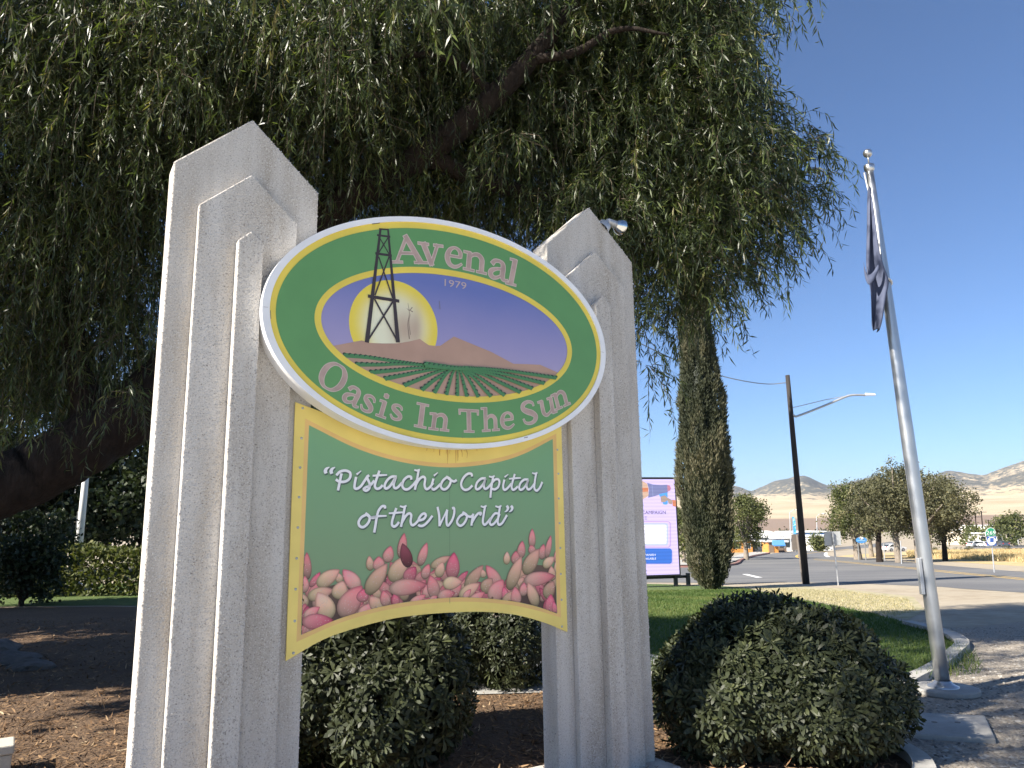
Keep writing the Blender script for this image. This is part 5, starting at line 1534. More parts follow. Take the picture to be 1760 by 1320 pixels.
# ---- road signs
def post_sign(name, px_base, px_top, plate, mats, label, cat='road sign', Y=None, post_r=.035, square=False):
    b = gp(*px_base)
    root = empty(name, b); tag(root, label, cat)
    t = at(*px_top, b[1]) - b
    MB().tube([(0, 0, -.1), t], post_r, 8).build('post', mats[0], root)
    return root, b, t
M['sign_back'] = plain('sign_back', (.50, .51, .50), .55, metal=.3, noise=.08, nscale=3)
M['brown_back'] = plain('brown_back', (.17, .145, .125), .7, noise=.1, nscale=4)
r_, b_, t_ = post_sign('blank_sign', (1441, 1006), (1431, 915), None, [M['galv']], 'white blank back of a road sign on thin post by the road')
A, B = at(1418, 914, b_[1]) - b_, at(1446, 937.5, b_[1]) - b_
MB().add([at(1417.5, 914, b_[1]) - b_ + np.array([0, .05, 0]), at(1445, 913, b_[1]) - b_ + np.array([0, .05, 0]), at(1447, 937, b_[1]) - b_ + np.array([0, .05, 0]), at(1418.5, 938, b_[1]) - b_ + np.array([0, .05, 0]),
          at(1417.5, 914, b_[1]) - b_ + np.array([0, .065, 0]), at(1445, 913, b_[1]) - b_ + np.array([0, .065, 0]), at(1447, 937, b_[1]) - b_ + np.array([0, .065, 0]), at(1418.5, 938, b_[1]) - b_ + np.array([0, .065, 0])],
         [(3, 2, 1, 0), (4, 5, 6, 7), (0, 1, 5, 4), (1, 2, 6, 5), (2, 3, 7, 6), (3, 0, 4, 7)]).build('plate', M['sign_back'], r_)
r_, b_, t_ = post_sign('brown_sign', (1380.5, 1003), (1370, 919), None, [M['brown_back']], 'dark brown back of a sign beside the streetlight pole', post_r=.05)
q = [at(*p, b_[1]) - b_ for p in ((1361, 918.5), (1379, 917.5), (1380.5, 945), (1362.5, 945.5))]
MB().add([p + np.array([0, .06, 0]) for p in q] + [p + np.array([0, .085, 0]) for p in q], [(3, 2, 1, 0), (4, 5, 6, 7), (0, 1, 5, 4), (1, 2, 6, 5), (2, 3, 7, 6), (3, 0, 4, 7)]).build('plate', M['brown_back'], r_)

# route marker: green spade over a blue bicycle-lane style plate
r_, b_, t_ = post_sign('route_sign', (1709, 984), (1702, 908), None, [M['galv']], 'green 269 route sign above a blue plate on thin post')
s_ = np.linalg.norm(b_ - CP) / F_PX
M['route_green'] = plain('route_green', (.02, .26, .13), .5); M['route_white'] = plain('route_white', (.78, .78, .76), .5); M['route_blue'] = plain('route_blue', (.045, .11, .36), .5)
def plate_at(root, base, poly_px, name, mat, dy):
    q = [at(*p, base[1]) - base + np.array([0, -dy, 0]) for p in poly_px]
    n = len(q)
    MB().add(q + [p + np.array([0, .012, 0]) for p in q], [tuple(reversed(range(n))), tuple(range(n, 2 * n))] + [(i, (i + 1) % n, (i + 1) % n + n, i + n) for i in range(n)]).build(name, mat, root)
def spade(cx, cy, k):
    P = [(-9, 7.5), (-9.2, 2), (-7.5, -3), (-4, -6.3), (0, -7.4), (4, -6.3), (7.5, -3), (9.2, 2), (9, 7.5), (5, 7), (0, 8.2), (-5, 7)]
    return [(cx + a * k, cy + b * k) for a, b in P]
plate_at(r_, b_, spade(1701.5, 914, 1.0), 'route_shield', M['route_white'], .06)
plate_at(r_, b_, spade(1701.5, 914, .90), 'shield_face', M['route_green'], .075)
def px_text(root, base, body, BL, BR, TL, dy, mat, name='lettering'):
    v, f = text_mesh(body); w, h = v.max(0)
    b, r, t = (at(*p, base[1]) - base for p in (BL, BR, TL))
    P = b + np.outer(v[:, 0] / w, r - b) + np.outer(v[:, 1] / h, t - b)
    mesh_obj(name, [p + np.array([0, -dy, 0]) for p in P], f, mat, root)
px_text(r_, b_, '269', (1694, 918.8), (1709.5, 918.8), (1694, 912.3), .09, M['route_white'])
plate_at(r_, b_, [(1695, 922), (1711, 922), (1711.5, 938), (1695.5, 938)], 'blue_plate', M['route_blue'], .06)
plate_at(r_, b_, [(1703.3 + 7.2 * math.cos(a), 930 + 7.2 * math.sin(a)) for a in np.linspace(0, 6.28, 25)[:-1]], 'white_disc', M['route_white'], .075)
plate_at(r_, b_, [(1700.3, 924.5), (1706, 924.5), (1706, 931.5), (1700.3, 931.5)], 'bus_symbol', M['route_blue'], .09)
plate_at(r_, b_, [(1699, 938.5), (1709, 938.5), (1706.5, 941.5), (1701.5, 941.5)], 'sign_bracket', M['screw'], .03)

# blue oval town sign across the road
ob = gp(1487, 963)
r_ = empty('blue_oval_sign', ob); tag(r_, 'small blue oval sign on two posts among the roadside trees', 'sign')
M['oval_blue'] = plain('oval_blue', (.07, .27, .60), .5, noise=.1, nscale=2)
for px in (1475.5, 1487.5):
    MB().tube([at(px + .8, 963, ob[1]) - ob - np.array([0, 0, .1]), at(px - 1, 932, ob[1]) - ob], .06, 6).build('post', M['screw'], r_)
plate_at(r_, ob, [(1479.8 + 9.6 * math.cos(a), 928.3 + 5.2 * math.sin(a)) for a in np.linspace(0, 6.28, 33)[:-1]], 'oval_plate', M['oval_blue'], .10)
plate_at(r_, ob, [(1479.8 + 3.4 * math.cos(a), 924.9 + 2.2 * math.sin(a)) for a in np.linspace(0, 6.28, 21)[:-1]], 'white_emblem', M['route_white'], .12)
plate_at(r_, ob, [(1473, 928.9), (1486.5, 928.7), (1486.5, 929.7), (1473, 929.9)], 'text_band', plain('pale_blue', (.35, .55, .75), .5), .12)

# thin marker posts on the verge
for px, py, tp in ((1520.5, 963, 935), (1549.5, 969, 931)):
    b = gp(px, py); o = empty('marker_post', b)
    tag(o, 'thin grey marker post on the dry verge across the road', 'post', 'marker posts on the dry verge')
    MB().tube([(0, 0, -.1), at(px - 1.5, tp, b[1]) - b], .05, 6).build('shaft', M['galv'], o)
    MB().lathe([(.0001, .06), (.055, .05), (.06, 0), (.06, -.05)], at(px - 1.5, tp, b[1]) - b, 8).build('cap', M['galv'], o)

# ---- digital screen sign on the lawn
eb = gp(1163.5, 1008.5)
EY = eb[1]
ephi = rad(14)
EU, EN = np.array([math.cos(ephi), math.sin(ephi), 0]), np.array([math.sin(ephi), -math.cos(ephi), 0])
scr = empty('screen_sign', eb, ephi)
tag(scr, 'lilac digital screen sign with megaphone picture behind the right pillar', 'screen sign')
def ep(px, py):
    u, z = on_plane(px, py, eb, EU, EN); return np.array([u, z - eb[2]])
M['frame_black'] = plain('frame_black', (.025, .025, .028), .5)
c_tr, c_br = ep(1157, 824), ep(1165.5, 986.5)
ur_, zt_, zb_ = (c_tr[0] + c_br[0]) / 2, c_tr[1], c_br[1]
ul_ = ur_ - 2.75
def screen_mat(name, col, k=1.0):
    m, n, l, b = new_mat(name)
    b.inputs['Base Color'].default_value = (*[c * .25 for c in col], 1)
    b.inputs['Roughness'].default_value = .6
    tc = n.new('ShaderNodeTexCoord'); sx = n.new('ShaderNodeSeparateXYZ'); l.new(tc.outputs['Object'], sx.inputs[0])
    w = n.new('ShaderNodeMath'); w.operation = 'SINE'
    mm = n.new('ShaderNodeMath'); mm.operation = 'MULTIPLY'; mm.inputs[1].default_value = 42
    l.new(sx.outputs[2], mm.inputs[0]); l.new(mm.outputs[0], w.inputs[0])
    ma = n.new('ShaderNodeMath'); ma.operation = 'MULTIPLY_ADD'; ma.inputs[1].default_value = .035 * k; ma.inputs[2].default_value = .42 * k
    l.new(w.outputs[0], ma.inputs[0])
    b.inputs['Emission Color'].default_value = (*col, 1)
    l.new(ma.outputs[0], b.inputs['Emission Strength'])
    return m
SC = {k: screen_mat('screen_' + k, c) for k, c in dict(lilac=(.66, .55, .98), blue=(.05, .17, .62), slate=(.20, .22, .42), slate2=(.26, .29, .52), rose=(.52, .22, .30), tan=(.62, .42, .32), rust=(.60, .22, .12), sky=(.10, .36, .90), ink=(.012, .01, .02), white=(.9, .88, 1.), pale=(.48, .55, .88), skin=(.40, .30, .26), plum=(.40, .20, .38)).items()}
MB().box((ul_ - .07, -.12, zb_ - .07), (ur_ + .07, .30, zt_ + .09)).build('cabinet', M['frame_black'], scr, bevel=.01)
def spoly(pts): return [(p[0], p[1]) for p in pts]
class Scr(Sheet): pass
order = list(SC)
sh = Sheet(.1215, .0012)
sh.poly([(ul_, zb_), (ur_, zb_), (ur_, zt_), (ul_, zt_)], order.index('lilac'))
def zc_(a, b): return ep(1095 + a / 6.6, 810 + b / 6.6)
def spx(pts, m): sh.poly([zc_(*p) for p in pts], order.index(m))
spx([(-40, 40), (60, 118), (100, 140), (118, 200), (115, 280), (80, 305), (-40, 370)], 'tan')
spx([(-40, 190), (112, 188), (114, 232), (-40, 240)], 'rust')
spx([(100, 132), (170, 152), (250, 158), (330, 155), (335, 240), (250, 262), (180, 285), (112, 302), (122, 210)], 'slate')
spx([(150, 148), (160, 150), (172, 285), (162, 288)], 'slate2')
spx([(328, 158), (355, 162), (370, 190), (362, 220), (332, 232)], 'rose')
spx([(232, 262), (330, 240), (332, 370), (315, 380), (282, 375), (262, 320)], 'sky')
spx([(250, 290), (300, 272), (330, 300), (385, 330), (382, 378), (345, 368), (330, 330), (300, 352), (258, 352)], 'skin')
spx([(385, 325), (425, 330), (428, 405), (388, 395)], 'rust')
def rrect(x0, y0, x1, y1, r, sk=0.):
    out = []
    for cx, cy, a0 in ((x1 - r, y0 + r, -90), (x1 - r, y1 - r, 0), (x0 + r, y1 - r, 90), (x0 + r, y0 + r, 180)):
        for k in range(6):
            a = rad(a0 + k * 18); out.append((cx + r * math.cos(a), cy + r * math.sin(a)))
    return out
spx(rrect(-60, 570, 362, 862, 26), 'plum'); spx(rrect(-54, 575, 357, 857, 24), 'lilac')
spx(rrect(-30, 590, 335, 838, 24), 'pale'); spx(rrect(-10, 606, 318, 825, 20), 'white')
spx(rrect(-70, 874, 380, 1048, 30), 'blue')
spx([(70, 514), (95, 514), (95, 518), (70, 518)], 'ink'); spx([(70, 528), (92, 528), (92, 532), (70, 532)], 'ink'); spx([(70, 542), (96, 542), (96, 546), (70, 546)], 'ink')
sh.build('screen_picture', [SC[k] for k in order], scr)
def scr_text(body, BL, BR, TL, mat):
    v, f = text_mesh(body); w, h = v.max(0)
    b, r, t = (zc_(*p) for p in (BL, BR, TL))
    P = b + np.outer(v[:, 0] / w, r - b) + np.outer(v[:, 1] / h, t - b)
    mesh_obj('screen_text', [(p[0], -.15, p[1]) for p in P], f, mat, scr)
scr_text('CAMPAIGN', (40, 487), (308, 485), (40, 450), SC['ink'])
scr_text('SPANISH', (55, 960), (193, 958), (55, 937), SC['white'])
scr_text('AVAILABLE', (30, 1003), (199, 1000), (30, 980), SC['white'])
for px, dz in ((1163.5, 0), (1185, 0)):
    p = ep(px, 1008); q = ep(px - 1.3, 985)
    MB().box((p[0] - .07, .02, -.3), (p[0] + .07, .16, q[1])).build('leg', M['frame_black'], scr)
p0_, p1_ = ep(1110, 988), ep(1187, 986)
MB().box((ul_ - .05, .19, zb_ - .19), (p1_[0], .29, zb_ - .075)).build('beam', M['frame_black'], scr)

# ---- town buildings
M['wall_white'] = plain('wall_white', (.66, .65, .62), .8, noise=.06, nscale=.6)
M['wall_cream'] = plain('wall_cream', (.56, .49, .38), .85, noise=.06, nscale=.5)
M['wall_grey'] = plain('wall_grey', (.35, .36, .36), .85, noise=.06, nscale=.5)
M['wall_orange'] = plain('wall_orange', (.58, .25, .06), .8, noise=.06, nscale=.5)
M['wall_brown'] = plain('wall_brown', (.20, .14, .10), .85, noise=.08, nscale=.5)
M['roof_white'] = plain('roof_white', (.70, .70, .68), .7, noise=.04, nscale=.5)
M['trim_blue'] = plain('trim_blue', (.09, .25, .55), .6)
M['window_glass'] = plain('window_glass', (.035, .045, .05), .15, spec=.6)
def building(name, Y, x0, x1, ytop, ybase, depth, wall, label, roof=None, roof_mat='roof_white', band=None, windows=0, door=True):
    A, B = at(x0, ybase, Y), at(x1, ybase, Y)
    g = float(min(terrain(A[0], Y), terrain(B[0], Y)))
    top = at((x0 + x1) / 2, ytop, Y)[2] - g
    w = B[0] - A[0]
    root = empty(name, ((A[0] + B[0]) / 2, Y, g)); tag(root, label, 'building')
    MB().box((-w / 2, 0, -.5), (w / 2, depth, top)).build('wall', M[wall], root)
    if roof == 'gable':
        ov = .5; rh = w * .16
        MB().prism([(-w / 2 - ov, top), (w / 2 + ov, top), (0, top + rh)], -ov, depth + ov).build('roof', M[roof_mat], root)
    else:
        MB().box((-w / 2 - .4, -.5, top + .003), (w / 2 + .4, depth + .4, top + .35)).build('roof', M[roof_mat], root)
    if band:
        MB().box((-w / 2 - .05, -.12, top - .9), (w / 2 + .05, -.01, top - .2)).build('fascia', M[band], root)
    for k in range(windows):
        cx = -w / 2 + w * (k + .5) / windows; ww = min(1.6, w / windows * .3)
        fr = MB().box((cx - ww - .08, -.06, .85), (cx + ww + .08, -.005, min(2.5, top - .5))).build('window', M['white_paint'], root)
        MB().box((cx - ww, -.08, .93), (cx + ww, -.062, min(2.42, top - .58))).build('pane', M['window_glass'], fr)
    if door:
        MB().box((-w / 2 + w * .06, -.07, 0), (-w / 2 + w * .06 + 1.0, -.005, 2.1)).build('door', M['wall_brown'], root)
    return root
building('gabled_hall', 190, 1296, 1350, 921, 942, 22, 'wall_white', 'white hall with broad pale gabled roof beyond the green tree', 'gable', windows=3)
building('grey_shop', 170, 1288, 1322, 924, 945, 8, 'wall_grey', 'low grey shop behind the pale-trunked tree', windows=2)
building('flat_roof_shop', 176, 1318, 1362, 926, 942, 10, 'wall_white', 'low shop with flat white canopy roof left of the brown sign back', windows=3, band=None)
building('orange_kiosk', 158, 1321, 1338, 931.5, 946, 4, 'wall_orange', 'small orange walled kiosk behind the red shrubs', windows=0)
building('dark_shed', 164, 1338, 1352, 932, 945, 4, 'wall_brown', 'small dark brown shed next to the orange kiosk', windows=1)
building('blue_band_store', 215, 1366, 1424, 915, 936, 14, 'wall_white', 'long white store with blue fascia behind the streetlight pole', band='trim_blue', windows=5)
building('white_store', 180, 1396, 1432, 922, 941, 8, 'wall_white', 'white shopfront left of the blank road sign', windows=3)
building('cream_building', 235, 1664, 1732, 911, 934, 14, 'wall_cream', 'cream commercial building behind the route sign', windows=5)
building('white_bungalow', 225, 1684, 1726, 917, 935, 8, 'wall_white', 'small white bungalow below the cream building', windows=3)
building('orange_house', 168, 1243, 1294, 930, 950, 8, 'wall_orange', 'orange house behind the tree trunks on the pavement', windows=3)
building('far_warehouse', 330, 1700, 1800, 903, 926, 20, 'wall_white', 'long pale warehouse on the far edge of town', windows=4)
# blue wall box
o = empty('blue_awning', at(1337, 932, 157.5)); tag(o, 'small blue awning fixed on the orange kiosk', 'awning')
MB().add([(-1.2, -.9, -.55), (1.2, -.9, -.55), (1.2, .1, -.55), (-1.2, .1, -.55), (-1.2, -.2, .45), (1.2, -.2, .45), (1.2, .1, .45), (-1.2, .1, .45)], [(0, 3, 2, 1), (4, 5, 6, 7), (0, 1, 5, 4), (1, 2, 6, 5), (2, 3, 7, 6), (3, 0, 4, 7)]).build('canopy', M['trim_blue'], o)
MB().box((-1.2, -.88, -.75), (1.2, -.84, -.552)).build('valance', M['oval_blue'], o)

# feather banner
bb = gp(1365.5, 944); bb = np.array([*at(1365.5, 944, 150)[:2], float(terrain(at(1365.5, 944, 150)[0], 150))])
fbn = empty('feather_banner', bb); tag(fbn, 'bright blue feather banner on a thin pole by the shops', 'banner')
MB().tube([(.25, 0, -.2), at(1361, 889, 150) - bb], .05, 6).build('pole', M['screw'], fbn)
q = [at(*p, 150) - bb for p in ((1361.2, 889), (1364, 888), (1366.5, 892), (1367.6, 900), (1368.3, 918), (1363.2, 918), (1362, 902))]
n = len(q)
M['banner_blue'] = noise_mix('banner_blue', [(.46, (.03, .36, .72)), (.62, (.55, .75, .85))], 1.6, .7, stretch=(1, 1, 2))
MB().add(q + [p + np.array([0, .04, 0]) for p in q], [tuple(reversed(range(n))), tuple(range(n, 2 * n))] + [(i, (i + 1) % n, (i + 1) % n + n, i + n) for i in range(n)]).build('banner_cloth', M['banner_blue'], fbn)

# far street lamps and utility poles
def far_lamp(px, py, tp, dx, Y, label):
    b = np.array([*at(px, py, Y)[:2], float(terrain(at(px, py, Y)[0], Y))])
    o = empty('far_streetlight', b); tag(o, label, 'streetlight', 'grey streetlights in town')
    t = at(px - 1.5, tp, Y) - b
    MB().tube([(0, 0, -.2), t], [.14, .09], 6).build('pole', M['galv'], o)
    e = at(px - 1.5 + dx, tp - 5, Y) - b
    MB().tube([t, t * .5 + e * .5 + np.array([0, 0, .35]), e], .06, 5).build('arm', M['galv'], o)
    MB().box(e + np.array([-.5, -.2, -.1]), e + np.array([.5, .2, .1])).build('lamp_head', M['white_paint'], o)
far_lamp(1359, 945, 881, 14, 175, 'grey streetlight standing left of the blue feather banner')
far_lamp(1405, 941, 888, 12, 175, 'grey streetlight standing in front of the white store')
def utility(px, py, tp, Y, label, arms=1, mat='bark', r=.17):
    b = np.array([*at(px, py, Y)[:2], float(terrain(at(px, py, Y)[0], Y))])
    o = empty('utility_pole', b); tag(o, label, 'utility pole', 'utility poles in town')
    t = at(px - (py - tp) * .075, tp, Y) - b
    MB().tube([(0, 0, -.2), t], [r * 1.2, r], 7).build('pole', M[mat], o)
    for k in range(arms):
        z = t * (1 - .04 - .1 * k)
        MB().box(z + np.array([-1.5, -.3, -.08]), z + np.array([1.5, -.1, .08])).build('crossarm', M[mat], o)
        for q in (-1.3, -.5, .5, 1.3):
            MB().tube([z + np.array([q, -.2, .05]), z + np.array([q, -.2, .3])], .05, 5).build('insulator', M['galv'], o)
utility(1679, 924, 881, 240, 'wooden utility pole with wide crossarms behind the cream building', 2)
utility(1690, 926, 878, 240, 'taller wooden utility pole beside the pole with wide crossarms', 1)
utility(1749.5, 930, 882, 230, 'pale utility pole rising from the street tree by the van', 0, 'galv')
utility(1700, 918, 893, 320, 'short distant utility pole over the route sign', 1)

# ---- vehicles in the car park
M['tyre'] = plain('tyre', (.02, .02, .02), .8); M['rim'] = plain('wheel_rim', (.4, .4, .42), .4, metal=.7)
M['light_red'] = plain('light_red', (.45, .03, .03), .4); M['light_clear'] = plain('light_clear', (.75, .75, .72), .3)
def vehicle(name, px, py, Y, heading, paint, label, kind='car'):
    p = at(px, py, Y); b = (p[0], Y, float(terrain(p[0], Y)))
    o = empty(name, b, rad(heading)); tag(o, label, 'van' if kind == 'van' else 'car', 'vehicles in the car park')
    pm = plain(name + '_paint', paint, .3, spec=.6)
    if kind == 'van':
        L, Wd, H = 5.2, 2.0, 2.0
        side = [(-2.6, .35), (2.55, .35), (2.6, .9), (2.35, 1.05), (1.75, 1.9), (1.5, 2.0), (-2.45, 2.0), (-2.6, 1.8)]
        glass = [(-2.3, 1.15), (1.75, 1.15), (1.45, 1.78), (-2.3, 1.78)]
    else:
        L, Wd, H = 4.5, 1.8, 1.45
        side = [(-2.25, .32), (2.2, .32), (2.25, .62), (2.1, .8), (1.2, .92), (.55, 1.38), (.3, 1.45), (-1.0, 1.45), (-1.35, 1.38), (-2.0, .98), (-2.22, .9)]
        glass = [(-1.75, .95), (1.05, .95), (.45, 1.36), (-1.15, 1.36)]
    MB().prism(side, -Wd / 2, Wd / 2).build('body', pm, o, bevel=.06)
    for s_ in (-1, 1):
        y = s_ * (Wd / 2 + .006)
        q = [(a, y, b2) for a, b2 in glass]
        MB().add(q + [(a, y - s_ * .05, b2) for a, _, b2 in q], [(0, 1, 2, 3), (7, 6, 5, 4), (0, 4, 5, 1), (1, 5, 6, 2), (2, 6, 7, 3), (3, 7, 4, 0)]).build('side_window', M['window_glass'], o)
    if kind == 'van':
        fr = [(2.345, 1.08), (1.77, 1.88)]; re = [(-2.606, 1.15), (-2.606, 1.78)]
    else:
        fr = [(1.19, .94), (.58, 1.38)]; re = [(-1.98, 1.0), (-1.38, 1.38)]
    for nm, (a, c), dx in (('windscreen', fr, .02), ('rear_window', re, -.02)):
        w_ = Wd / 2 - .12
        MB().add([(a[0] + dx, -w_, a[1]), (a[0] + dx, w_, a[1]), (c[0] + dx, w_ - .08, c[1]), (c[0] + dx, -w_ + .08, c[1]), (a[0] - dx * 2, -w_, a[1]), (a[0] - dx * 2, w_, a[1]), (c[0] - dx * 2, w_ - .08, c[1]), (c[0] - dx * 2, -w_ + .08, c[1])],
                 [(0, 1, 2, 3), (7, 6, 5, 4), (0, 4, 5, 1), (1, 5, 6, 2), (2, 6, 7, 3), (3, 7, 4, 0)]).build(nm, M['window_glass'], o)
    for x in (-L * .3, L * .31):
        for s_ in (-1, 1):
            w_ = MB().lathe([(.0001, -.11), (.32, -.11), (.34, -.06), (.34, .06), (.32, .11), (.0001, .11)], (x, s_ * (Wd / 2 - .08), .34), 16, axis=(0, s_, 0)).build('wheel', M['tyre'], o)
            MB().lathe([(.0001, .125), (.2, .12), (.21, .111)], (x, s_ * (Wd / 2 - .08), .34), 12, axis=(0, s_, 0)).build('rim', M['rim'], w_)
    for s_ in (-1, 1):
        MB().box((L / 2 - .06, s_ * .62 - .16, .6), (L / 2 + .02, s_ * .62 + .16, .76)).build('headlight', M['light_clear'], o)
        MB().box((-L / 2 - .02, s_ * .68 - .12, .75), (-L / 2 + .06, s_ * .68 + .12, .98)).build('tail_light', M['light_red'], o)
    return o
vehicle('parked_van', 1741, 932, 245, 68, (.75, .75, .74), 'white passenger van parked in the car park', 'van')
vehicle('parked_car', 1724, 933, 203, 75, (.045, .06, .09), 'dark blue car parked beside the white van')
vehicle('parked_car', 1716, 933, 206, 80, (.03, .03, .035), 'black car parked between the route sign and dark blue car')
vehicle('parked_car', 1676, 934, 205, 20, (.62, .63, .64), 'silver car parked left of the route sign')
vehicle('parked_car', 1692, 934, 200, 85, (.72, .72, .70), 'white car partly behind the route sign')
vehicle('parked_car', 1536, 941, 150, 15, (.70, .70, .69), 'white car seen between the tree trunks across the road')
kerb('car_park_kerb', pxpoly([(1655, 938), (1700, 937), (1732, 936.5)]), .3, .15, M['red_kerb'])
kerb('car_park_kerb', pxpoly([(1742, 943.5), (1780, 942.5), (1840, 942)]), .3, .15, M['red_kerb'])

# ================================================================== SMALL THINGS ON THE GROUND
# concrete slab
q = [gp(*p) for p in ((1551, 1233), (1694, 1240), (1713, 1281), (1545, 1270))]
c = np.mean(q, axis=0)
o = empty('concrete_slab', (c[0], c[1], 0)); tag(o, 'flat grey concrete slab lying in the gravel near the flagpole', 'slab')
qq = [p - c for p in q]
MB().add([(p[0], p[1], -.06) for p in qq] + [(p[0], p[1], .045) for p in qq], [(0, 1, 2, 3), (7, 6, 5, 4), (0, 4, 5, 1), (1, 5, 6, 2), (2, 6, 7, 3), (3, 7, 4, 0)]).build('top', M['concrete'], o, bevel=.012)
for a_, b_ in ((-.05, .05), (.12, .03)):
    MB().lathe([(.0001, .048), (.02, .0475), (.022, .044)], (a_, b_, 0), 12).build('rust_spot', M['brown_back'], o)
# corner of a low block wall at lower left
o = empty('low_block_wall', (-3.41, 5.46, 0), rad(33)); tag(o, 'cream block corner of a low wall on the mulch', 'wall')
MB().box((-1.6, 0, -.1), (-.006, .24, .135)).build('block', M['beige_block'], o, bevel=.008)
MB().box((-1.62, -.012, .138), (.004, .252, .20)).build('cap_block', M['beige_block'], o, bevel=.01)

# flat rocks in the mulch
M['rock'] = noise_mix('rock', [(.3, (.075, .07, .065)), (.7, (.15, .14, .13))], 6, .9, bump=.03, bscale=12)
def rock(px, py, rx, ry, rz, label, seed):
    b = gp(px, py)
    bm = bmesh.new(); bmesh.ops.create_icosphere(bm, subdivisions=3, radius=1)
    for v_ in bm.verts:
        k = 1 + .28 * mnoise.noise(v_.co * 1.4 + Vector((seed, 0, 0))) + .10 * mnoise.noise(v_.co * 4 + Vector((0, seed, 0)))
        v_.co = Vector((v_.co.x * rx * k, v_.co.y * ry * k, max(v_.co.z * rz * k, -rz * .4)))
    me = bpy.data.meshes.new('boulder'); bm.to_mesh(me); bm.free(); me.materials.append(M['rock'])
    o = bpy.data.objects.new('boulder', me); COL.objects.link(o); o.location = (b[0], b[1], b[2] + rz * .2)
    tag(o, label, 'rock')
rock(14, 1140, .36, .26, .12, 'flat grey boulder half sunk in the mulch', 1.)
rock(52, 1150, .26, .2, .09, 'smaller grey boulder against the flat boulder', 4.)
rock(-14, 1126, .34, .3, .16, 'rounded grey boulder behind the flat boulder', 8.)

# litter of bark chips and dead leaves
M['litter'] = leaf_mat('leaf_litter', [(0., (.085, .05, .03)), (.4, (.19, .115, .062)), (.8, (.34, .22, .12)), (1., (.46, .36, .23))], rough=.8, transl=.1, spec=.2, tcol=(1.1, 1., .8))
r = np.random.default_rng(500)
n = 42000
Yl = r.uniform(0, 1, n) ** 1.5 * 11.5 + 3.2
Xl = r.uniform(-1, 1, n)
Xl = np.where(Xl < 0, Xl * (.72 * Yl + .8), Xl * 2.5)
ok = (Xl < np.interp(Yl, [3, 5.2, 6.6, 8.2, 9.4, 10.5, 14.5], [2.3, 2.6, 2.4, 1.85, .55, -1.05, -3.3])) & ~((Xl > -.45) & (Yl > 7.72) & (Yl < 9.6)) & (Yl > (Xl - 1.5) * .62 + 4.42)
Xl, Yl = Xl[ok], Yl[ok]; n = len(Xl)
Zl = terrain(Xl, Yl) + .008 + r.uniform(0, .022, n)
a = r.uniform(0, 6.28, n)
d = unit(np.c_[np.cos(a), np.sin(a), r.normal(0, .22, n)])
V, T = leaf_arrays(np.c_[Xl, Yl, Zl], d, unit(np.cross(d, np.array([0, 0, 1.]) + r.normal(0, .35, (n, 3)))), r.uniform(.03, .10, n), r.uniform(.007, .018, n), r.normal(0, .3, n))
V = V.reshape(-1, 6, 3); V[:, :, 2] = np.maximum(V[:, :, 2], terrain(V[:, :, 0], V[:, :, 1]) + .005)
o = tri_mesh('leaf_litter', V.reshape(-1, 3), T, M['litter'], v=np.repeat(np.clip(r.normal(.45, .24, n), 0, 1), 6))
tag(o, 'brown bark chips and dead narrow leaves scattered over the bed', None, kind='stuff')

# gravel stones
def inside(px_, py_, poly):
    c_ = np.zeros(len(px_), bool)
    P = np.asarray(poly); j = len(P) - 1
    for i in range(len(P)):
        xi, yi, xj, yj = P[i][0], P[i][1], P[j][0], P[j][1]
        c_ ^= ((yi > py_) != (yj > py_)) & (px_ < (xj - xi) * (py_ - yi) / (yj - yi + 1e-12) + xi)
        j = i
    return c_
M['stone'] = leaf_mat('gravel_stone', [(0., (.12, .105, .09)), (.5, (.27, .245, .21)), (1., (.48, .45, .40))], rough=.9, transl=.0, spec=.25)
n = 26000
Ys = r.uniform(0, 1, n) ** 1.7 * 8.5 + 4.6
Xs = r.uniform(2.2, 9.5, n)
ok = ~inside(Xs, Ys, LAWN) & (Xs > np.interp(Ys, [4, 5.2, 5.75, 6.2, 7.0], [2.72, 2.8, 2.78, 2.72, 2.8])) & (Xs < Ys * .82 + .4)
Xs, Ys = Xs[ok], Ys[ok]; n = len(Xs)
s_ = r.uniform(.008, .024, n) * np.interp(Ys, [4, 9, 13], [1, .9, .7])
octa = np.array([(1, 0, 0), (.3, .9, .1), (-.9, .5, 0), (-.7, -.7, .1), (.4, -.9, 0), (.05, .05, .62)])
ang = r.uniform(0, 6.28, n); ca, sa = np.cos(ang), np.sin(ang)
O = octa[None] * (s_[:, None, None] * r.uniform(.65, 1.35, (n, 1, 3)))
P = np.stack([O[..., 0] * ca[:, None] - O[..., 1] * sa[:, None], O[..., 0] * sa[:, None] + O[..., 1] * ca[:, None], O[..., 2]], -1)
P += np.c_[Xs, Ys, terrain(Xs, Ys) + .006][:, None, :]
k = np.arange(n)[:, None] * 6
T = np.concatenate([k + np.array(t) for t in ((0, 1, 5), (1, 2, 5), (2, 3, 5), (3, 4, 5), (4, 0, 5))], 0)
o = tri_mesh('gravel_stones', P.reshape(-1, 3), T, M['stone'], v=np.repeat(np.clip(r.normal(.45, .25, n), 0, 1), 6))
tag(o, 'loose grey gravel stones round the flagpole base', None, kind='stuff')

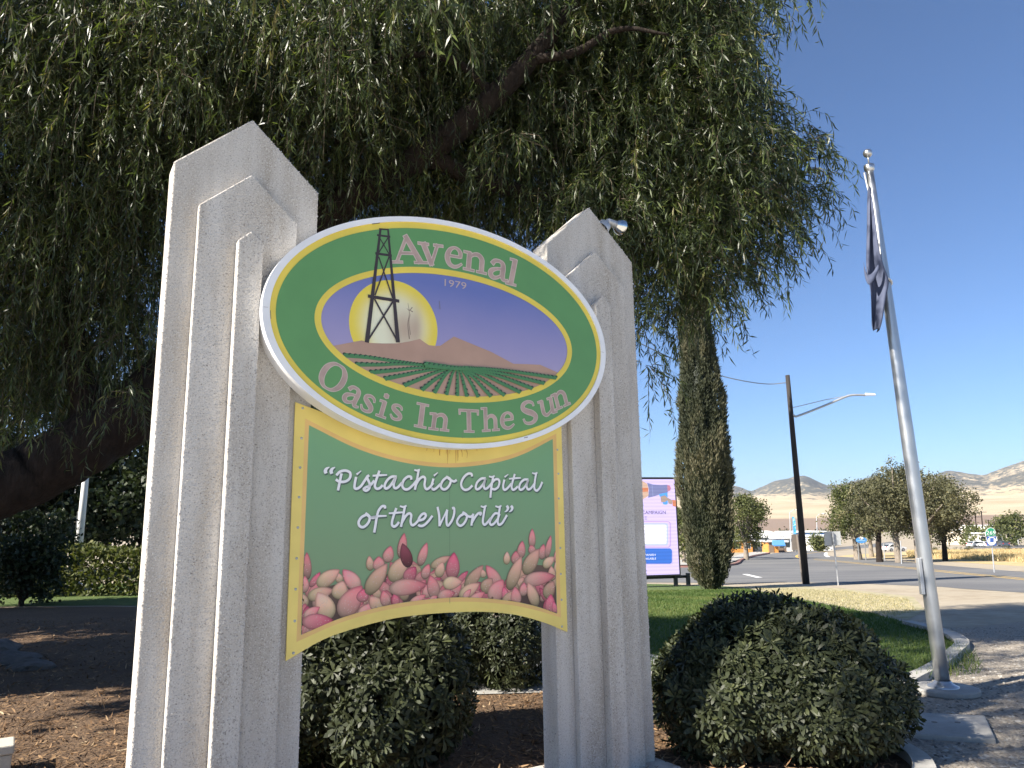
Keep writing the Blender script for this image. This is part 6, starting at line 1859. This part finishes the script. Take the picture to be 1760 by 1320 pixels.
# grass blades on the lawn
M['blade'] = leaf_mat('grass_blade', [(0., (.045, .082, .018)), (.5, (.088, .14, .034)), (1., (.19, .20, .07))], rough=.6, transl=.35, spec=.3)
n = 120000
t = r.uniform(0, 1, n) ** 1.6
Yg = 8 + t * 22; Xg = r.uniform(1.5, 10.5, n)
ok = inside(Xg, Yg, LAWN)
Xg, Yg = Xg[ok], Yg[ok]; n = len(Xg)
h_ = r.uniform(.025, .065, n); a = r.uniform(0, 6.28, n); wv = .004 * np.interp(Yg, [8, 28], [1, 3.2])
Zg = terrain(Xg, Yg) + .008
ln_ = r.normal(0, .4, (n, 2)) * h_[:, None]
Bq = np.c_[Xg, Yg, Zg]
P = np.stack([Bq + np.c_[np.cos(a) * wv, np.sin(a) * wv, np.zeros(n)], Bq - np.c_[np.cos(a) * wv, np.sin(a) * wv, np.zeros(n)], Bq + np.c_[ln_, h_]], 1)
patch = np.array([mnoise.noise(Vector((x * .6, y * .35, 3.3))) for x, y in zip(Xg, Yg)])
o = tri_mesh('lawn_grass', P.reshape(-1, 3), np.arange(3 * n).reshape(-1, 3), M['blade'], v=np.repeat(np.clip(.45 + .5 * patch + r.normal(0, .18, n), 0, 1), 3))
tag(o, 'short mown green grass of the lawn', None, kind='stuff')

# dry weeds: in the field across the road, on the sparse verge, by the kerb
M['verge'] = leaf_mat('verge_blade', [(0., (.20, .20, .09)), (.5, (.38, .33, .19)), (1., (.5, .44, .30))], rough=.8, transl=.2, spec=.2)
M['straw'] = leaf_mat('straw_blade', [(0., (.36, .26, .13)), (.6, (.54, .42, .23)), (1., (.64, .54, .34))], rough=.8, transl=.25, spec=.2)
def weeds(name, poly, n, h, w, mat, label, seed):
    r = np.random.default_rng(seed); P = np.asarray(poly)
    x = r.uniform(P[:, 0].min(), P[:, 0].max(), n * 4); y = r.uniform(P[:, 1].min(), P[:, 1].max(), n * 4)
    k = inside(x, y, P); x, y = x[k][:n], y[k][:n]; m = len(x)
    hh = r.uniform(*h, m); a = r.uniform(0, 6.28, m); ln_ = r.normal(0, .4, (m, 2)) * hh[:, None]
    B = np.c_[x, y, terrain(x, y) + .004]; o_ = np.c_[np.cos(a), np.sin(a), np.zeros(m)] * w
    V = np.stack([B + o_, B - o_, B + np.c_[ln_, hh]], 1).reshape(-1, 3)
    o = tri_mesh(name, V, np.arange(3 * m).reshape(-1, 3), M[mat], v=np.repeat(np.clip(r.normal(.5, .25, m), 0, 1), 3))
    tag(o, label, None, kind='stuff')
weeds('dry_weeds', pxpoly([(1560, 950), (1700, 948), (1900, 947), (1900, 973), (1740, 966), (1640, 961), (1560, 958)]), 26000, (.25, .7), .05, 'straw', 'tall golden dry weeds in the field across the road', 601)
weeds('verge_grass', pxpoly([(1300, 1012), (1360, 1012), (1450, 1016), (1560, 1030), (1575, 1050), (1540, 1060), (1440, 1042), (1340, 1022)]), 9000, (.02, .06), .008, 'verge', 'thin dry grass on the verge between lawn and road', 602)
weeds('kerb_weeds', [(4.0, 8.0), (4.9, 8.4), (5.6, 9.6), (5.9, 10.6), (5.3, 9.8), (4.5, 8.9)], 700, (.05, .16), .004, 'blade', 'scruffy green weeds along the lawn kerb', 603)

# ================================================================== AIR
hz, hn, hl, hb = new_mat('haze_air')
hn.remove(hb)
pv = hn.new('ShaderNodeVolumePrincipled')
pv.inputs['Color'].default_value = (.80, .88, 1.0, 1)
pv.inputs['Density'].default_value = 6.5e-5
pv.inputs['Anisotropy'].default_value = .25
hl.new(pv.outputs[0], hn['Material Output'].inputs['Volume'])
o = MB().box((-8500, -400, -12.5), (8500, 9500, 520)).build('haze', hz)
o['kind'] = 'stuff'
